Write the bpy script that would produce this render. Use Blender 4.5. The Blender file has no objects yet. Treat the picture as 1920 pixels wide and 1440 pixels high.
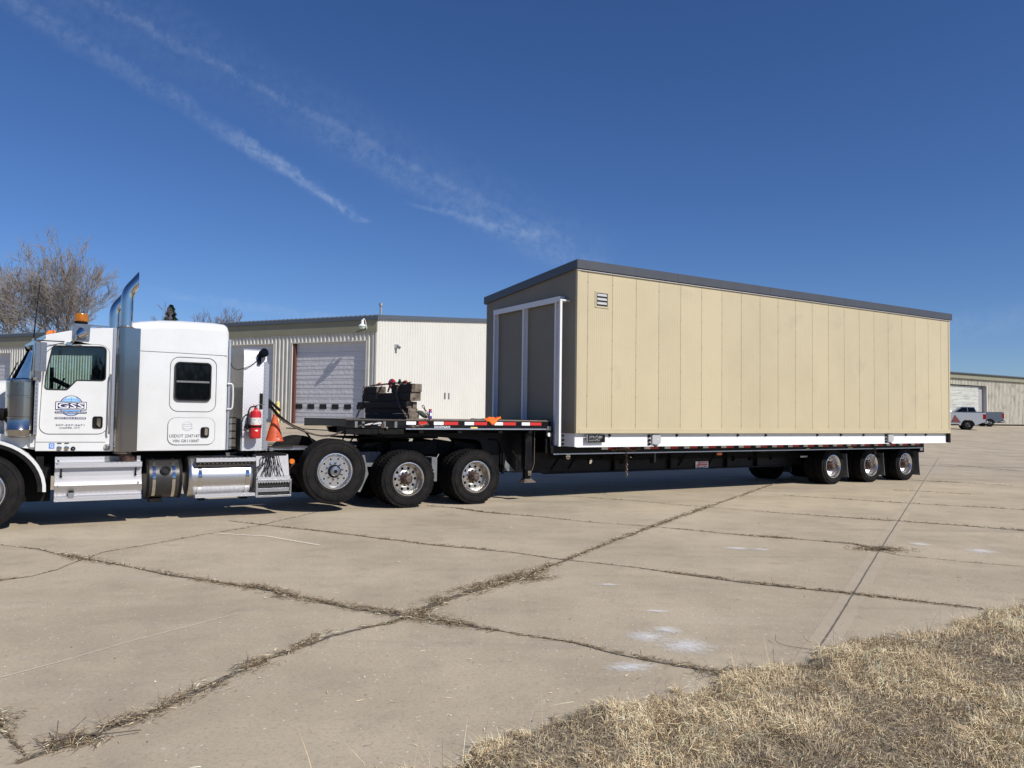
import bpy, bmesh, math, random
import numpy as np
from mathutils import Vector, Matrix, geometry, noise as mnoise
random.seed(7)
SC = bpy.context.scene
COL = SC.collection
PI = math.pi
# ------------------------------------------------------------------ camera
EYE = 1.70
cam = bpy.data.cameras.new('camera'); cam.lens = 27.04; cam.sensor_width = 36.0
cam.clip_start = 0.05; cam.clip_end = 4000
co = bpy.data.objects.new('camera', cam); COL.objects.link(co)
co.matrix_world = Matrix(((0.9999061564678048, -0.01369957144518846, 0.0, 0.0),
                          (-0.0005695309763030233, -0.041569003219040356, -0.9991354730995404, 0.0),
                          (0.013687727797149326, 0.9990417106976033, -0.04157290456724856, EYE),
                          (0, 0, 0, 1)))
# rows above are (right, up, back) read column-wise
SC.camera = co
# ------------------------------------------------------------------ light
SUNV = Vector((0.918, -0.726, 1.0)).normalized()
sl = bpy.data.lights.new('sun', 'SUN'); sl.energy = 5.0; sl.angle = math.radians(0.53); sl.color = (1.0, 0.95, 0.87)
so = bpy.data.objects.new('sun', sl); COL.objects.link(so)
so.rotation_euler = SUNV.to_track_quat('Z', 'Y').to_euler()
so.location = (20, -15, 30)
W = bpy.data.worlds.new('World'); SC.world = W; W.use_nodes = True
SC.view_settings.view_transform = 'Standard'; SC.view_settings.look = 'None'
SC.view_settings.exposure = 0.0; SC.view_settings.gamma = 1.0


def build_world():
    nt = W.node_tree; N = nt.nodes; L = nt.links; N.clear()
    out = N.new('ShaderNodeOutputWorld'); bg = N.new('ShaderNodeBackground'); bg.inputs[1].default_value = 0.066
    sky = N.new('ShaderNodeTexSky'); sky.sky_type = 'NISHITA'; sky.sun_disc = False
    sky.sun_elevation = math.asin(SUNV.z); sky.sun_rotation = math.atan2(SUNV.x, SUNV.y)
    sky.air_density = 1.0; sky.dust_density = 0.12; sky.ozone_density = 2.6; sky.altitude = 1000
    tc = N.new('ShaderNodeTexCoord')
    def m(op, a, b=None, c=None):
        n = N.new('ShaderNodeMath'); n.operation = op
        for i, x in enumerate((a, b, c)):
            if x is None: continue
            if isinstance(x, (int, float)): n.inputs[i].default_value = x
            else: L.new(x, n.inputs[i])
        return n.outputs[0]
    def dot(v):
        n = N.new('ShaderNodeVectorMath'); n.operation = 'DOT_PRODUCT'
        L.new(tc.outputs['Generated'], n.inputs[0]); n.inputs[1].default_value = v
        return n.outputs['Value']
    def noise(scale, detail, rough=0.6):
        n = N.new('ShaderNodeTexNoise'); n.inputs['Scale'].default_value = scale
        n.inputs['Detail'].default_value = detail; n.inputs['Roughness'].default_value = rough
        L.new(tc.outputs['Generated'], n.inputs['Vector']); return n.outputs['Fac']
    def ramp(x, a, b):
        n = N.new('ShaderNodeMapRange'); n.interpolation_type = 'SMOOTHSTEP'
        L.new(x, n.inputs[0]); n.inputs[1].default_value = a; n.inputs[2].default_value = b; return n.outputs[0]
    n1 = noise(9, 5); n2 = noise(42, 6, 0.7); n3 = noise(120, 4, 0.65)
    wob = m('MULTIPLY', m('SUBTRACT', n1, 0.5), 0.030)
    wob2 = m('MULTIPLY', m('SUBTRACT', n2, 0.5), 0.016)
    def trail(nv, tv, ta, tb, w0, w1, fade0, fade1, amp, curve=0.0):
        d = m('ADD', m('ADD', dot(nv), wob), wob2)
        t = dot(tv)
        if curve: d = m('ADD', d, m('MULTIPLY', m('MULTIPLY', t, t), curve))
        u = m('DIVIDE', m('SUBTRACT', t, ta), tb - ta)
        wdt = m('ADD', m('MULTIPLY', u, w1 - w0), w0)
        wdt = m('MAXIMUM', wdt, 0.0005)
        r = m('DIVIDE', m('ABSOLUTE', d), wdt)
        body = m('SUBTRACT', 1.0, ramp(r, 0.15, 1.15))
        ends = m('MULTIPLY', ramp(u, fade0, fade0 + 0.25), m('SUBTRACT', 1.0, ramp(u, fade1 - 0.08, fade1)))
        tex = ramp(m('ADD', m('MULTIPLY', n2, 0.55), m('MULTIPLY', n3, 0.45)), 0.30, 0.68)
        return m('MULTIPLY', m('MULTIPLY', body, ends), m('MULTIPLY', tex, amp))
    parts = [
        trail((-0.5186, 0.1153, -0.8472), (0.7833, 0.4612, -0.4167), -0.203, 0.203, 0.015, 0.010, -0.45, 1.0, 0.11),
        trail((-0.5186, 0.1153, -0.8472), (0.7833, 0.4612, -0.4167), 0.03, 0.203, 0.012, 0.003, -0.2, 1.0, 0.24),
        trail((-0.4349, 0.2279, -0.8712), (0.8801, 0.3119, -0.3578), -0.3001, 0.3001, 0.006, 0.008, -0.6, 1.02, 0.10),
        trail((-0.4349, 0.2279, -0.8712), (0.8801, 0.3119, -0.3578), -0.3001, 0.3001, 0.05, 0.05, -0.4, 1.1, 0.05),
        trail((-0.4444, 0.2076, -0.8714), (0.8933, 0.175, -0.4139), -0.1629, 0.1629, 0.016, 0.024, -0.2, 1.15, 0.09),
        trail((-0.2142, 0.2313, -0.949), (0.9757, 0.0968, -0.1966), -0.0727, 0.0727, 0.005, 0.009, -0.2, 1.1, 0.14),
        trail((-0.1415, 0.0888, -0.9859), (0.9366, 0.3345, -0.1043), -0.1085, 0.1085, 0.006, 0.010, -0.1, 1.3, 0.12),
        trail((0.1188, 0.054, -0.9915), (0.8969, -0.4342, 0.0838), -0.1454, 0.1454, 0.012, 0.022, 0.0, 1.6, 0.10),
    ]
    tot = parts[0]
    for p in parts[1:]: tot = m('ADD', tot, p)
    tot = m('MINIMUM', m('MULTIPLY', tot, 0.95), 0.6)
    sat = N.new('ShaderNodeHueSaturation'); sat.inputs['Saturation'].default_value = 1.12
    sat.inputs['Hue'].default_value = 0.5; sat.inputs['Value'].default_value = 1.0
    L.new(sky.outputs[0], sat.inputs['Color'])
    tn = N.new('ShaderNodeMix'); tn.data_type = 'RGBA'; tn.blend_type = 'MULTIPLY'; tn.inputs['Factor'].default_value = 1.0
    L.new(sat.outputs[0], tn.inputs['A']); tn.inputs['B'].default_value = (0.86, 1.03, 1.40, 1)
    L.new(tn.outputs['Result'], bg.inputs[0])
    bg2 = N.new('ShaderNodeBackground'); bg2.inputs[0].default_value = (0.62, 0.74, 0.95, 1); bg2.inputs[1].default_value = 0.85
    mx = N.new('ShaderNodeMixShader'); L.new(tot, mx.inputs[0]); L.new(bg.outputs[0], mx.inputs[1]); L.new(bg2.outputs[0], mx.inputs[2])
    L.new(mx.outputs[0], out.inputs[0])
build_world()

# ------------------------------------------------------------------ frames
OX, OY = -1.8631859, 14.09100197
UX, UY = 0.851234972, 0.524784739
ANG = math.atan2(UY, UX)
def w3(s, t, z=0.0): return Vector((OX + UX*s - UY*t, OY + UY*s + UX*t, z))
def t_of(x, y): return -(x-OX)*UY + (y-OY)*UX
GK = [(-1e4, 0.0), (4.0, 0.0), (9.0, 0.12), (25.0, 0.93), (31, 1.2), (40, 1.56), (60, 1.75), (1e5, 1.75)]
def G(x, y):
    t = t_of(x, y)
    for (a, za), (b, zb) in zip(GK, GK[1:]):
        if t <= b: return za + (zb-za)*(t-a)/(b-a)
    return 1.75

# ------------------------------------------------------------------ materials
MATS = {}
def mat(name, col=(.5, .5, .5), rough=.5, metal=0.0, coat=0.0, spec=0.5, alpha=1.0, trans=0.0,
        n_scale=None, n_amt=0.15, n_col=None, bump=None, bump_d=0.01, emit=None, ior=1.45, n_detail=5, aniso=None, n_lo=.4, n_hi=.7):
    M = bpy.data.materials.new(name); M.use_nodes = True; nt = M.node_tree; N = nt.nodes; L = nt.links
    b = N['Principled BSDF']; b.inputs['Base Color'].default_value = (*col, 1); b.inputs['Roughness'].default_value = rough
    b.inputs['Metallic'].default_value = metal; b.inputs['Coat Weight'].default_value = coat; b.inputs['Coat Roughness'].default_value = .05
    b.inputs['Specular IOR Level'].default_value = spec; b.inputs['Transmission Weight'].default_value = trans; b.inputs['IOR'].default_value = ior
    b.inputs['Alpha'].default_value = alpha
    if emit: b.inputs['Emission Color'].default_value = (*emit[0], 1); b.inputs['Emission Strength'].default_value = emit[1]
    tc = N.new('ShaderNodeTexCoord')
    if n_scale:
        vec = tc.outputs['Object']
        if aniso:
            mp = N.new('ShaderNodeMapping'); mp.inputs['Scale'].default_value = aniso; L.new(vec, mp.inputs[0]); vec = mp.outputs[0]
        n = N.new('ShaderNodeTexNoise'); n.inputs['Scale'].default_value = n_scale; n.inputs['Detail'].default_value = n_detail; n.inputs['Roughness'].default_value = .65
        L.new(vec, n.inputs['Vector'])
        mr = N.new('ShaderNodeMapRange'); mr.inputs[1].default_value = n_lo; mr.inputs[2].default_value = n_hi; L.new(n.outputs['Fac'], mr.inputs[0])
        mx = N.new('ShaderNodeMix'); mx.data_type = 'RGBA'; mx.inputs['A'].default_value = (*col, 1)
        nc = n_col if n_col else tuple(c*(1-n_amt) for c in col)
        mx.inputs['B'].default_value = (*nc, 1); L.new(mr.outputs[0], mx.inputs['Factor']); L.new(mx.outputs['Result'], b.inputs['Base Color'])
    if bump:
        n = N.new('ShaderNodeTexNoise'); n.inputs['Scale'].default_value = bump; n.inputs['Detail'].default_value = 4
        L.new(tc.outputs['Object'], n.inputs['Vector'])
        bp = N.new('ShaderNodeBump'); bp.inputs['Distance'].default_value = bump_d; bp.inputs['Strength'].default_value = .8
        L.new(n.outputs['Fac'], bp.inputs['Height']); L.new(bp.outputs[0], b.inputs['Normal'])
    MATS[name] = M
    return M
mat('white_paint', (.66, .675, .68), .28, coat=.5, n_scale=3.5, n_amt=.05, n_col=(.63, .635, .625))
mat('white_beam', (.76, .77, .79), .42, n_scale=4, n_amt=.06)
mat('chrome', (.42, .405, .38), .17, 1.0, bump=1.3, bump_d=.006)
mat('chrome_clean', (.60, .59, .57), .07, 1.0)
mat('brushed', (.58, .58, .59), .36, 1.0, n_scale=30, n_amt=.12, bump=90, bump_d=.0008)
mat('rim_alloy', (.74, .735, .71), .30, 1.0, n_scale=14, n_amt=.25, n_col=(.50, .46, .40))
mat('rim_bright', (.76, .76, .77), .27, 1.0, n_scale=40, n_amt=.08)
mat('black_paint', (.004, .004, .006), .40, spec=.22, n_scale=6, n_col=(.015, .014, .013))
mat('black_satin', (.005, .005, .006), .6, spec=.15, n_scale=9, n_col=(.014, .013, .011))
mat('black_tank', (.035, .035, .038), .38, .3, n_scale=5, n_col=(.06, .055, .05))
mat('rubber', (.009, .009, .010), .88, n_scale=7, n_col=(.020, .018, .016), bump=60, bump_d=.002, spec=.12)
mat('rubber_side', (.010, .010, .011), .82, n_scale=5, n_col=(.022, .020, .018), spec=.14)
mat('rust', (.085, .045, .034), .75, .2, n_scale=25, n_col=(.035, .024, .022))
mat('rust_grey', (.14, .11, .09), .75, .3, n_scale=20, n_col=(.06, .045, .04))
mat('glass_dark', (.004, .005, .006), .03, spec=.35)
mat('rubber_seal', (.015, .015, .015), .6)
mat('seam', (.10, .10, .10), .6)
mat('amber', (.70, .26, .01), .12, trans=.6, coat=.5)
mat('amber_lens', (.75, .20, .03), .3, coat=.4)
mat('red_paint', (.55, .018, .018), .25, coat=.6, n_scale=9, n_amt=.2)
mat('orange_plastic', (.58, .085, .025), .6, n_scale=12, n_col=(.38, .07, .03))
mat('orange_cloth', (.85, .17, .02), .8, n_scale=20, n_amt=.2)
mat('white_plain', (.80, .80, .80), .5)
mat('label_white', (.72, .70, .68), .5, n_scale=70, n_col=(.2, .18, .2), n_lo=.52, n_hi=.58)
mat('navy', (.03, .035, .11), .4)
mat('grey_text', (.10, .105, .12), .5)
mat('sky_decal', (.30, .55, .82), .4)
mat('decal_blue', (.10, .25, .62), .4)
mat('tape_red', (.60, .035, .03), .35, n_scale=60, n_amt=.2)
mat('tape_white', (.85, .86, .90), .35)
mat('yellow_paint', (.75, .62, .22), .5, n_scale=9, n_amt=.2)
mat('interior', (.014, .014, .016), .7)
mat('grey_plastic', (.16, .17, .18), .6, n_scale=15, n_amt=.3)
mat('purple', (.10, .05, .28), .35)
mat('canvas_green', (.06, .075, .06), .8, n_scale=18, n_amt=.4)
mat('chain_steel', (.20, .17, .15), .5, .8, n_scale=40, n_col=(.10, .07, .05))
mat('roof_trim', (.075, .080, .092), .42, .2, n_scale=3, n_col=(.085, .09, .10))
mat('roof_metal', (.22, .23, .24), .5, .3)
mat('dull_alloy', (.40, .40, .42), .6, .0, n_scale=18, n_amt=.15)
mat('mirror_shell', (.30, .32, .35), .32, .9, n_scale=20, n_amt=.2)
mat('letter_grey', (.36, .36, .36), .5)
mat('bracket_grey', (.42, .42, .43), .45)
mat('aluminium', (.55, .58, .64), .38, .9, n_scale=15, n_amt=.15)
mat('door_beige', (.30, .26, .19), .55, n_scale=4, n_amt=.08)
mat('deck_wood', (.26, .22, .18), .85, n_scale=3, n_col=(.14, .12, .10), aniso=(2, 12, 2))
mat('timber_side', (.030, .024, .020), .9, n_scale=4, n_col=(.014, .012, .011), aniso=(30, 2, 30), bump=30, bump_d=.006)
mat('timber_end', (.20, .165, .13), .92, n_scale=9, n_col=(.055, .042, .034), bump=45, bump_d=.008, n_lo=.42, n_hi=.62)
mat('rail_cream', (.62, .61, .55), .5, n_scale=1.2, n_col=(.53, .51, .45))
mat('wall_cream', (.62, .60, .545), .5, n_scale=.8, n_amt=.06)
mat('wall_white', (.62, .61, .565), .5, n_scale=.5, n_amt=.05)
mat('fascia_olive', (.25, .245, .175), .55, n_scale=1, n_amt=.1)
mat('roof_edge', (.10, .12, .15), .5, .2)
mat('door_white', (.60, .605, .63), .5, n_scale=1.5, n_amt=.06, bump=5, bump_d=.03)
mat('door_grey', (.34, .34, .36), .6, n_scale=1.5, n_amt=.1)
mat('door_frame_red', (.11, .04, .032), .6)
mat('pane_dark', (.03, .03, .035), .1, coat=.5)
mat('dark_void', (.02, .02, .022), .9)
mat('pipe_metal', (.5, .5, .5), .4, .8)
mat('wall_weather', (.56, .535, .45), .7, n_scale=1.6, n_col=(.24, .235, .21), aniso=(1.4, 1, .5), n_lo=.50, n_hi=.72)
mat('curtain', (.62, .63, .58), .7, n_scale=3.0, n_col=(.24, .25, .24), aniso=(.22, .22, 3), n_lo=.52, n_hi=.7)
mat('wedge_red', (.28, .10, .10), .4)
mat('pickup_silver', (.66, .69, .72), .22, .3, coat=1.0)
mat('pickup_grey', (.16, .19, .23), .3, .5, coat=.8)
mat('tail_red', (.30, .01, .01), .2, coat=.8)
mat('bark', (.13, .105, .085), .9, n_scale=4, n_col=(.075, .06, .05))
mat('twig', (.27, .235, .205), .9)
mat('twig_far', (.17, .13, .115), .95)
mat('needles', (.012, .03, .016), .9, n_scale=3, n_col=(.025, .045, .022))
mat('green_lamp', (.55, .72, .60), .3)
def glass_tint():
    M = bpy.data.materials.new('glass_tint'); M.use_nodes = True; N = M.node_tree.nodes; L = M.node_tree.links
    N.clear(); o = N.new('ShaderNodeOutputMaterial'); t = N.new('ShaderNodeBsdfTransparent'); t.inputs[0].default_value = (.82, .90, .875, 1)
    g = N.new('ShaderNodeBsdfGlossy'); g.inputs['Roughness'].default_value = .02; g.inputs[0].default_value = (.9, .95, 1, 1)
    f = N.new('ShaderNodeFresnel'); f.inputs[0].default_value = 1.5
    mx = N.new('ShaderNodeMixShader'); L.new(f.outputs[0], mx.inputs[0]); L.new(t.outputs[0], mx.inputs[1]); L.new(g.outputs[0], mx.inputs[2])
    L.new(mx.outputs[0], o.inputs[0]); MATS['glass_tint'] = M
glass_tint()
def plate_mat(name, col, rough, axes):
    """raised diamond tread on aluminium, as bump"""
    M = mat(name, col, rough, 1.0); N = M.node_tree.nodes; L = M.node_tree.links; b = N['Principled BSDF']
    tc = N.new('ShaderNodeTexCoord')
    hs = []
    for rot in (45, -45):
        mp = N.new('ShaderNodeMapping'); mp.inputs['Rotation'].default_value = (0, math.radians(rot), 0)
        mp.inputs['Scale'].default_value = (1, .3, 1); L.new(tc.outputs['Object'], mp.inputs[0])
        sx = N.new('ShaderNodeSeparateXYZ'); L.new(mp.outputs[0], sx.inputs[0])
        def mm(op, a, bb):
            n = N.new('ShaderNodeMath'); n.operation = op
            L.new(a, n.inputs[0])
            if isinstance(bb, float): n.inputs[1].default_value = bb
            elif bb is not None: L.new(bb, n.inputs[1])
            return n.outputs[0]
        a = mm('SINE', mm('MULTIPLY', sx.outputs[0], 250.0), None); c = mm('SINE', mm('MULTIPLY', sx.outputs[2], 125.0), None)
        hs.append(mm('MAXIMUM', mm('MULTIPLY', a, c), 0.0))
    n = N.new('ShaderNodeMath'); n.operation = 'ADD'; L.new(hs[0], n.inputs[0]); L.new(hs[1], n.inputs[1])
    bp = N.new('ShaderNodeBump'); bp.inputs['Distance'].default_value = .003; bp.inputs['Strength'].default_value = .5
    L.new(n.outputs[0], bp.inputs['Height']); L.new(bp.outputs[0], b.inputs['Normal'])
    return M
plate_mat('tread_plate', (.56, .56, .58), .50, 'xz')
def rib_mat(name, col, pitch, depth, axis=0, col2=None):
    """fine vertical ribs (siding) as bump plus slight weather noise"""
    M = mat(name, col, .52, n_scale=.9, n_amt=.05, n_col=col2); N = M.node_tree.nodes; L = M.node_tree.links; b = N['Principled BSDF']
    tc = N.new('ShaderNodeTexCoord'); sx = N.new('ShaderNodeSeparateXYZ'); L.new(tc.outputs['Object'], sx.inputs[0])
    m1 = N.new('ShaderNodeMath'); m1.operation = 'MULTIPLY'; m1.inputs[1].default_value = 2*PI/pitch; L.new(sx.outputs[axis], m1.inputs[0])
    m2 = N.new('ShaderNodeMath'); m2.operation = 'SINE'; L.new(m1.outputs[0], m2.inputs[0])
    bp = N.new('ShaderNodeBump'); bp.inputs['Distance'].default_value = depth; bp.inputs['Strength'].default_value = .5
    L.new(m2.outputs[0], bp.inputs['Height']); L.new(bp.outputs[0], b.inputs['Normal'])
    return M
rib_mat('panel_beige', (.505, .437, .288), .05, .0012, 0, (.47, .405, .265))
def panel_wear():
    M = MATS['panel_beige']; N = M.node_tree.nodes; L = M.node_tree.links; b = N['Principled BSDF']
    src = b.inputs['Base Color'].links[0].from_socket; g = N.new('ShaderNodeNewGeometry')
    mr = N.new('ShaderNodeMapRange'); mr.inputs[3].default_value = .955; mr.inputs[4].default_value = 1.03; L.new(g.outputs['Random Per Island'], mr.inputs[0])
    m1 = N.new('ShaderNodeMix'); m1.data_type = 'RGBA'; m1.blend_type = 'MULTIPLY'; m1.inputs['Factor'].default_value = 1; L.new(src, m1.inputs['A']); L.new(mr.outputs[0], m1.inputs['B'])
    tc = N.new('ShaderNodeTexCoord'); n = N.new('ShaderNodeTexNoise'); n.inputs['Scale'].default_value = 1.35; n.inputs['Detail'].default_value = 3; L.new(tc.outputs['Object'], n.inputs['Vector'])
    r2 = N.new('ShaderNodeMapRange'); r2.inputs[1].default_value = .64; r2.inputs[2].default_value = .74; r2.inputs[4].default_value = .28; L.new(n.outputs['Fac'], r2.inputs[0])
    m2 = N.new('ShaderNodeMix'); m2.data_type = 'RGBA'; m2.inputs['B'].default_value = (.36, .31, .22, 1); L.new(r2.outputs[0], m2.inputs['Factor']); L.new(m1.outputs['Result'], m2.inputs['A']); L.new(m2.outputs['Result'], b.inputs['Base Color'])
panel_wear()
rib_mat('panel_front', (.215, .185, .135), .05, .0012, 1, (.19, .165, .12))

# ------------------------------------------------------------------ mesh builder
class MB:
    def __init__(s): s.v = []; s.f = []; s.mi = []; s.mats = []
    def m(s, name):
        if name not in s.mats: s.mats.append(name)
        return s.mats.index(name)
    def add(s, vs, fs, mt=None):
        o = len(s.v); s.v.extend([tuple(v) for v in vs]); k = s.m(mt) if mt else 0
        for f in fs: s.f.append(tuple(i+o for i in f)); s.mi.append(k)
        return s
    def box(s, x0, x1, y0, y1, z0, z1, mt=None):
        v = [(x, y, z) for x in (x0, x1) for y in (y0, y1) for z in (z0, z1)]
        return s.add(v, [(0, 1, 3, 2), (4, 6, 7, 5), (0, 4, 5, 1), (2, 3, 7, 6), (0, 2, 6, 4), (1, 5, 7, 3)], mt)
    def cyl(s, p0, p1, r, r2=None, n=16, mt=None, caps=True):
        r2 = r if r2 is None else r2
        p0 = Vector(p0); p1 = Vector(p1); d = (p1-p0).normalized()
        a = d.orthogonal().normalized(); b = d.cross(a)
        v = []
        for p, rr in ((p0, r), (p1, r2)):
            for k in range(n):
                c = 2*PI*k/n; v.append(p + a*math.cos(c)*rr + b*math.sin(c)*rr)
        f = [(k, (k+1) % n, n+(k+1) % n, n+k) for k in range(n)]
        if caps: f += [tuple(range(n-1, -1, -1)), tuple(range(n, 2*n))]
        return s.add(v, f, mt)
    def tube(s, pts, r, n=8, mt=None, closed=False, caps=True):
        P = [Vector(p) for p in pts]; m = len(P); rs = r if isinstance(r, (list, tuple)) else [r]*m
        T = []
        for i in range(m):
            a = P[(i-1) % m] if (closed or i > 0) else P[i]; b = P[(i+1) % m] if (closed or i < m-1) else P[i]
            T.append((b-a).normalized())
        A = T[0].orthogonal().normalized(); v = []
        for i in range(m):
            A = (A - T[i]*A.dot(T[i])).normalized(); B = T[i].cross(A)
            for k in range(n):
                c = 2*PI*k/n; v.append(P[i] + A*math.cos(c)*rs[i] + B*math.sin(c)*rs[i])
        f = []
        for i in range(m if closed else m-1):
            j = (i+1) % m
            for k in range(n): f.append((i*n+k, i*n+(k+1) % n, j*n+(k+1) % n, j*n+k))
        if caps and not closed: f += [tuple(range(n-1, -1, -1)), tuple((m-1)*n+k for k in range(n))]
        return s.add(v, f, mt)
    def lathe(s, prof, c=(0, 0, 0), n=32, axis='y', mt=None, seg=None):
        v = []; m = len(prof)
        for k in range(n):
            a = 2*PI*k/n
            for (r, h) in prof:
                if axis == 'y': v.append((c[0]+r*math.cos(a), c[1]+h, c[2]+r*math.sin(a)))
                elif axis == 'z': v.append((c[0]+r*math.cos(a), c[1]+r*math.sin(a), c[2]+h))
                else: v.append((c[0]+h, c[1]+r*math.cos(a), c[2]+r*math.sin(a)))
        f = [(k*m+i, k*m+i+1, ((k+1) % n)*m+i+1, ((k+1) % n)*m+i) for k in range(n) for i in range(m-1)]
        return s.add(v, f, mt)
    def prism(s, poly, a, b, mt=None, holes=(), axis='y'):
        loops = [list(poly)] + [list(h) for h in holes]
        flat = [p for l in loops for p in l]; n = len(flat)
        tri = geometry.tessellate_polygon([[Vector((p[0], p[1], 0)) for p in l] for l in loops])
        def P(p, h):
            if axis == 'y': return (p[0], h, p[1])
            if axis == 'x': return (h, p[0], p[1])
            return (p[0], p[1], h)
        v = [P(p, a) for p in flat] + [P(p, b) for p in flat]
        f = [tuple(t) for t in tri] + [tuple(i+n for i in reversed(t)) for t in tri]
        o = 0
        for l in loops:
            k = len(l)
            for i in range(k): j = (i+1) % k; f.append((o+i, o+j, n+o+j, n+o+i))
            o += k
        return s.add(v, f, mt)
    def text(s, body, x0, x1, z0, z1, y, mt, ext=.002, axis='y'):
        cu = bpy.data.curves.new('lettering', 'FONT'); cu.body = body; cu.size = 1; cu.resolution_u = 2; cu.offset = .010
        ob = bpy.data.objects.new('lettering', cu); COL.objects.link(ob)
        bpy.context.view_layer.update()
        me = bpy.data.meshes.new_from_object(ob); bpy.data.objects.remove(ob); bpy.data.curves.remove(cu)
        xs = [v.co.x for v in me.vertices]; ys = [v.co.y for v in me.vertices]
        ax, bx, ay, by = min(xs), max(xs), min(ys), max(ys)
        vs = []
        for v in me.vertices:
            X = x0 + (v.co.x-ax)/(bx-ax)*(x1-x0); Z = z0 + (v.co.y-ay)/(by-ay)*(z1-z0)
            vs.append((X, y, Z) if axis == 'y' else (y, X, Z))
        s.add(vs, [tuple(p.vertices) for p in me.polygons], mt); bpy.data.meshes.remove(me)
        return s
    def mesh(s, name, mt='white_paint', off=(0, 0, 0), ang=35):
        me = bpy.data.meshes.new(name)
        ox, oy, oz = off
        me.from_pydata([(x-ox, y-oy, z-oz) for x, y, z in s.v], [], s.f)
        for nm in (s.mats or [mt]): me.materials.append(MATS[nm])
        if s.mats: me.polygons.foreach_set('material_index', s.mi)
        me.polygons.foreach_set('use_smooth', [True]*len(me.polygons))
        if hasattr(me, 'set_sharp_from_angle'): me.set_sharp_from_angle(angle=math.radians(ang))
        bm = bmesh.new(); bm.from_mesh(me); bmesh.ops.recalc_face_normals(bm, faces=bm.faces); bm.to_mesh(me); bm.free()
        me.update()
        return me
    def build(s, name, mt='white_paint', parent=None, off=None, bevel=0, ang=35, seg=2):
        if off is None: off = tuple(parent['_o']) if (parent is not None and '_o' in parent.keys()) else (0, 0, 0)
        me = s.mesh(name, mt, off, ang)
        o = bpy.data.objects.new(name, me); COL.objects.link(o)
        if parent is not None: o.parent = parent; o['_o'] = list(off)
        if bevel:
            md = o.modifiers.new('bevel', 'BEVEL'); md.width = bevel; md.segments = seg; md.limit_method = 'ANGLE'; md.angle_limit = math.radians(40)
            md.harden_normals = True
        return o

def rpoly(pts, r, n=5):
    """polygon with rounded corners; r may be a list"""
    out = []; m = len(pts); rs = r if isinstance(r, (list, tuple)) else [r]*m
    for i in range(m):
        p = Vector(pts[i]).to_2d() if len(pts[i]) > 2 else Vector(pts[i]); a = Vector(pts[i-1]); b = Vector(pts[(i+1) % m])
        da = (a-p); db = (b-p); la = da.length; lb = db.length
        if rs[i] <= 0: out.append(tuple(p)); continue
        da.normalize(); db.normalize()
        half = math.acos(max(-1, min(1, da.dot(db))))/2
        d = min(rs[i]/max(math.tan(half), 1e-4), la*.49, lb*.49); rr = d*math.tan(half)
        p0 = p+da*d; p1 = p+db*d; c = p + (da+db).normalized()*(rr/math.sin(half))
        a0 = math.atan2(p0.y-c.y, p0.x-c.x); a1 = math.atan2(p1.y-c.y, p1.x-c.x)
        dd = (a1-a0+PI) % (2*PI) - PI
        for k in range(n+1):
            t = a0+dd*k/n; out.append((c.x+rr*math.cos(t), c.y+rr*math.sin(t)))
    return out
def rrect(x0, x1, z0, z1, r, n=5): return rpoly([(x0, z0), (x1, z0), (x1, z1), (x0, z1)], r, n)
def circ(cx, cz, r, n=16): return [(cx+r*math.cos(2*PI*k/n), cz+r*math.sin(2*PI*k/n)) for k in range(n)]

def tag(o, label, cat, group=None):
    o['label'] = label; o['category'] = cat
    if group: o['group'] = group
    return o
def kind(o, k): o['kind'] = k; return o
def thing(name, label, cat, o3, group=None, frame=True):
    """an Empty at the thing's base; o3 = (s,t,z) in the vehicle frame or world xyz"""
    e = bpy.data.objects.new(name, None); COL.objects.link(e); e.empty_display_size = .2
    if frame: e.location = w3(*o3); e.rotation_euler = (0, 0, ANG); e['_o'] = list(o3)
    else: e.location = o3; e['_o'] = list(o3)
    return tag(e, label, cat, group)
def solo(mb, name, label, cat, o3, mt='white_paint', group=None, bevel=0, ang=35):
    """a thing that is one mesh, built in the vehicle frame"""
    o = mb.build(name, mt, None, o3, bevel, ang); o.location = w3(*o3); o.rotation_euler = (0, 0, ANG)
    return tag(o, label, cat, group)
def chain_mb(pts, link=.045, r=.006, mb=None, mt='chain_steel'):
    mb = mb or MB(); P = [Vector(p) for p in pts]; L = [0]
    for a, b in zip(P, P[1:]): L.append(L[-1]+(b-a).length)
    n = max(2, int(L[-1]/(link*.72)))
    for k in range(n):
        d = L[-1]*(k+.5)/n; i = 0
        while i < len(L)-2 and L[i+1] < d: i += 1
        t = (P[i+1]-P[i]).normalized(); c = P[i].lerp(P[i+1], (d-L[i])/max(L[i+1]-L[i], 1e-6))
        a = t.orthogonal().normalized(); b = t.cross(a); q = a if k % 2 else b
        pts2 = [c + t*math.cos(u)*link*.5 + q*math.sin(u)*link*.3 for u in [2*PI*j/8 for j in range(8)]]
        mb.tube(pts2, r, 5, mt, closed=True)
    return mb
def bez(p0, p1, p2, p3, n=14):
    p0, p1, p2, p3 = map(Vector, (p0, p1, p2, p3)); out = []
    for k in range(n+1):
        t = k/n; out.append(p0*(1-t)**3 + p1*3*t*(1-t)**2 + p2*3*t*t*(1-t) + p3*t**3)
    return out
def smooth_path(pts, n=6):
    P = [Vector(p) for p in pts]; P = [P[0]*2-P[1]] + P + [P[-1]*2-P[-2]]; out = []
    for i in range(1, len(P)-2):
        a, b, c, d = P[i-1:i+3]
        for k in range(n):
            t = k/n; out.append(.5*((2*b)+(c-a)*t+(2*a-5*b+4*c-d)*t*t+(3*b-a-3*c+d)*t**3))
    out.append(P[-2]); return out
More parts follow.
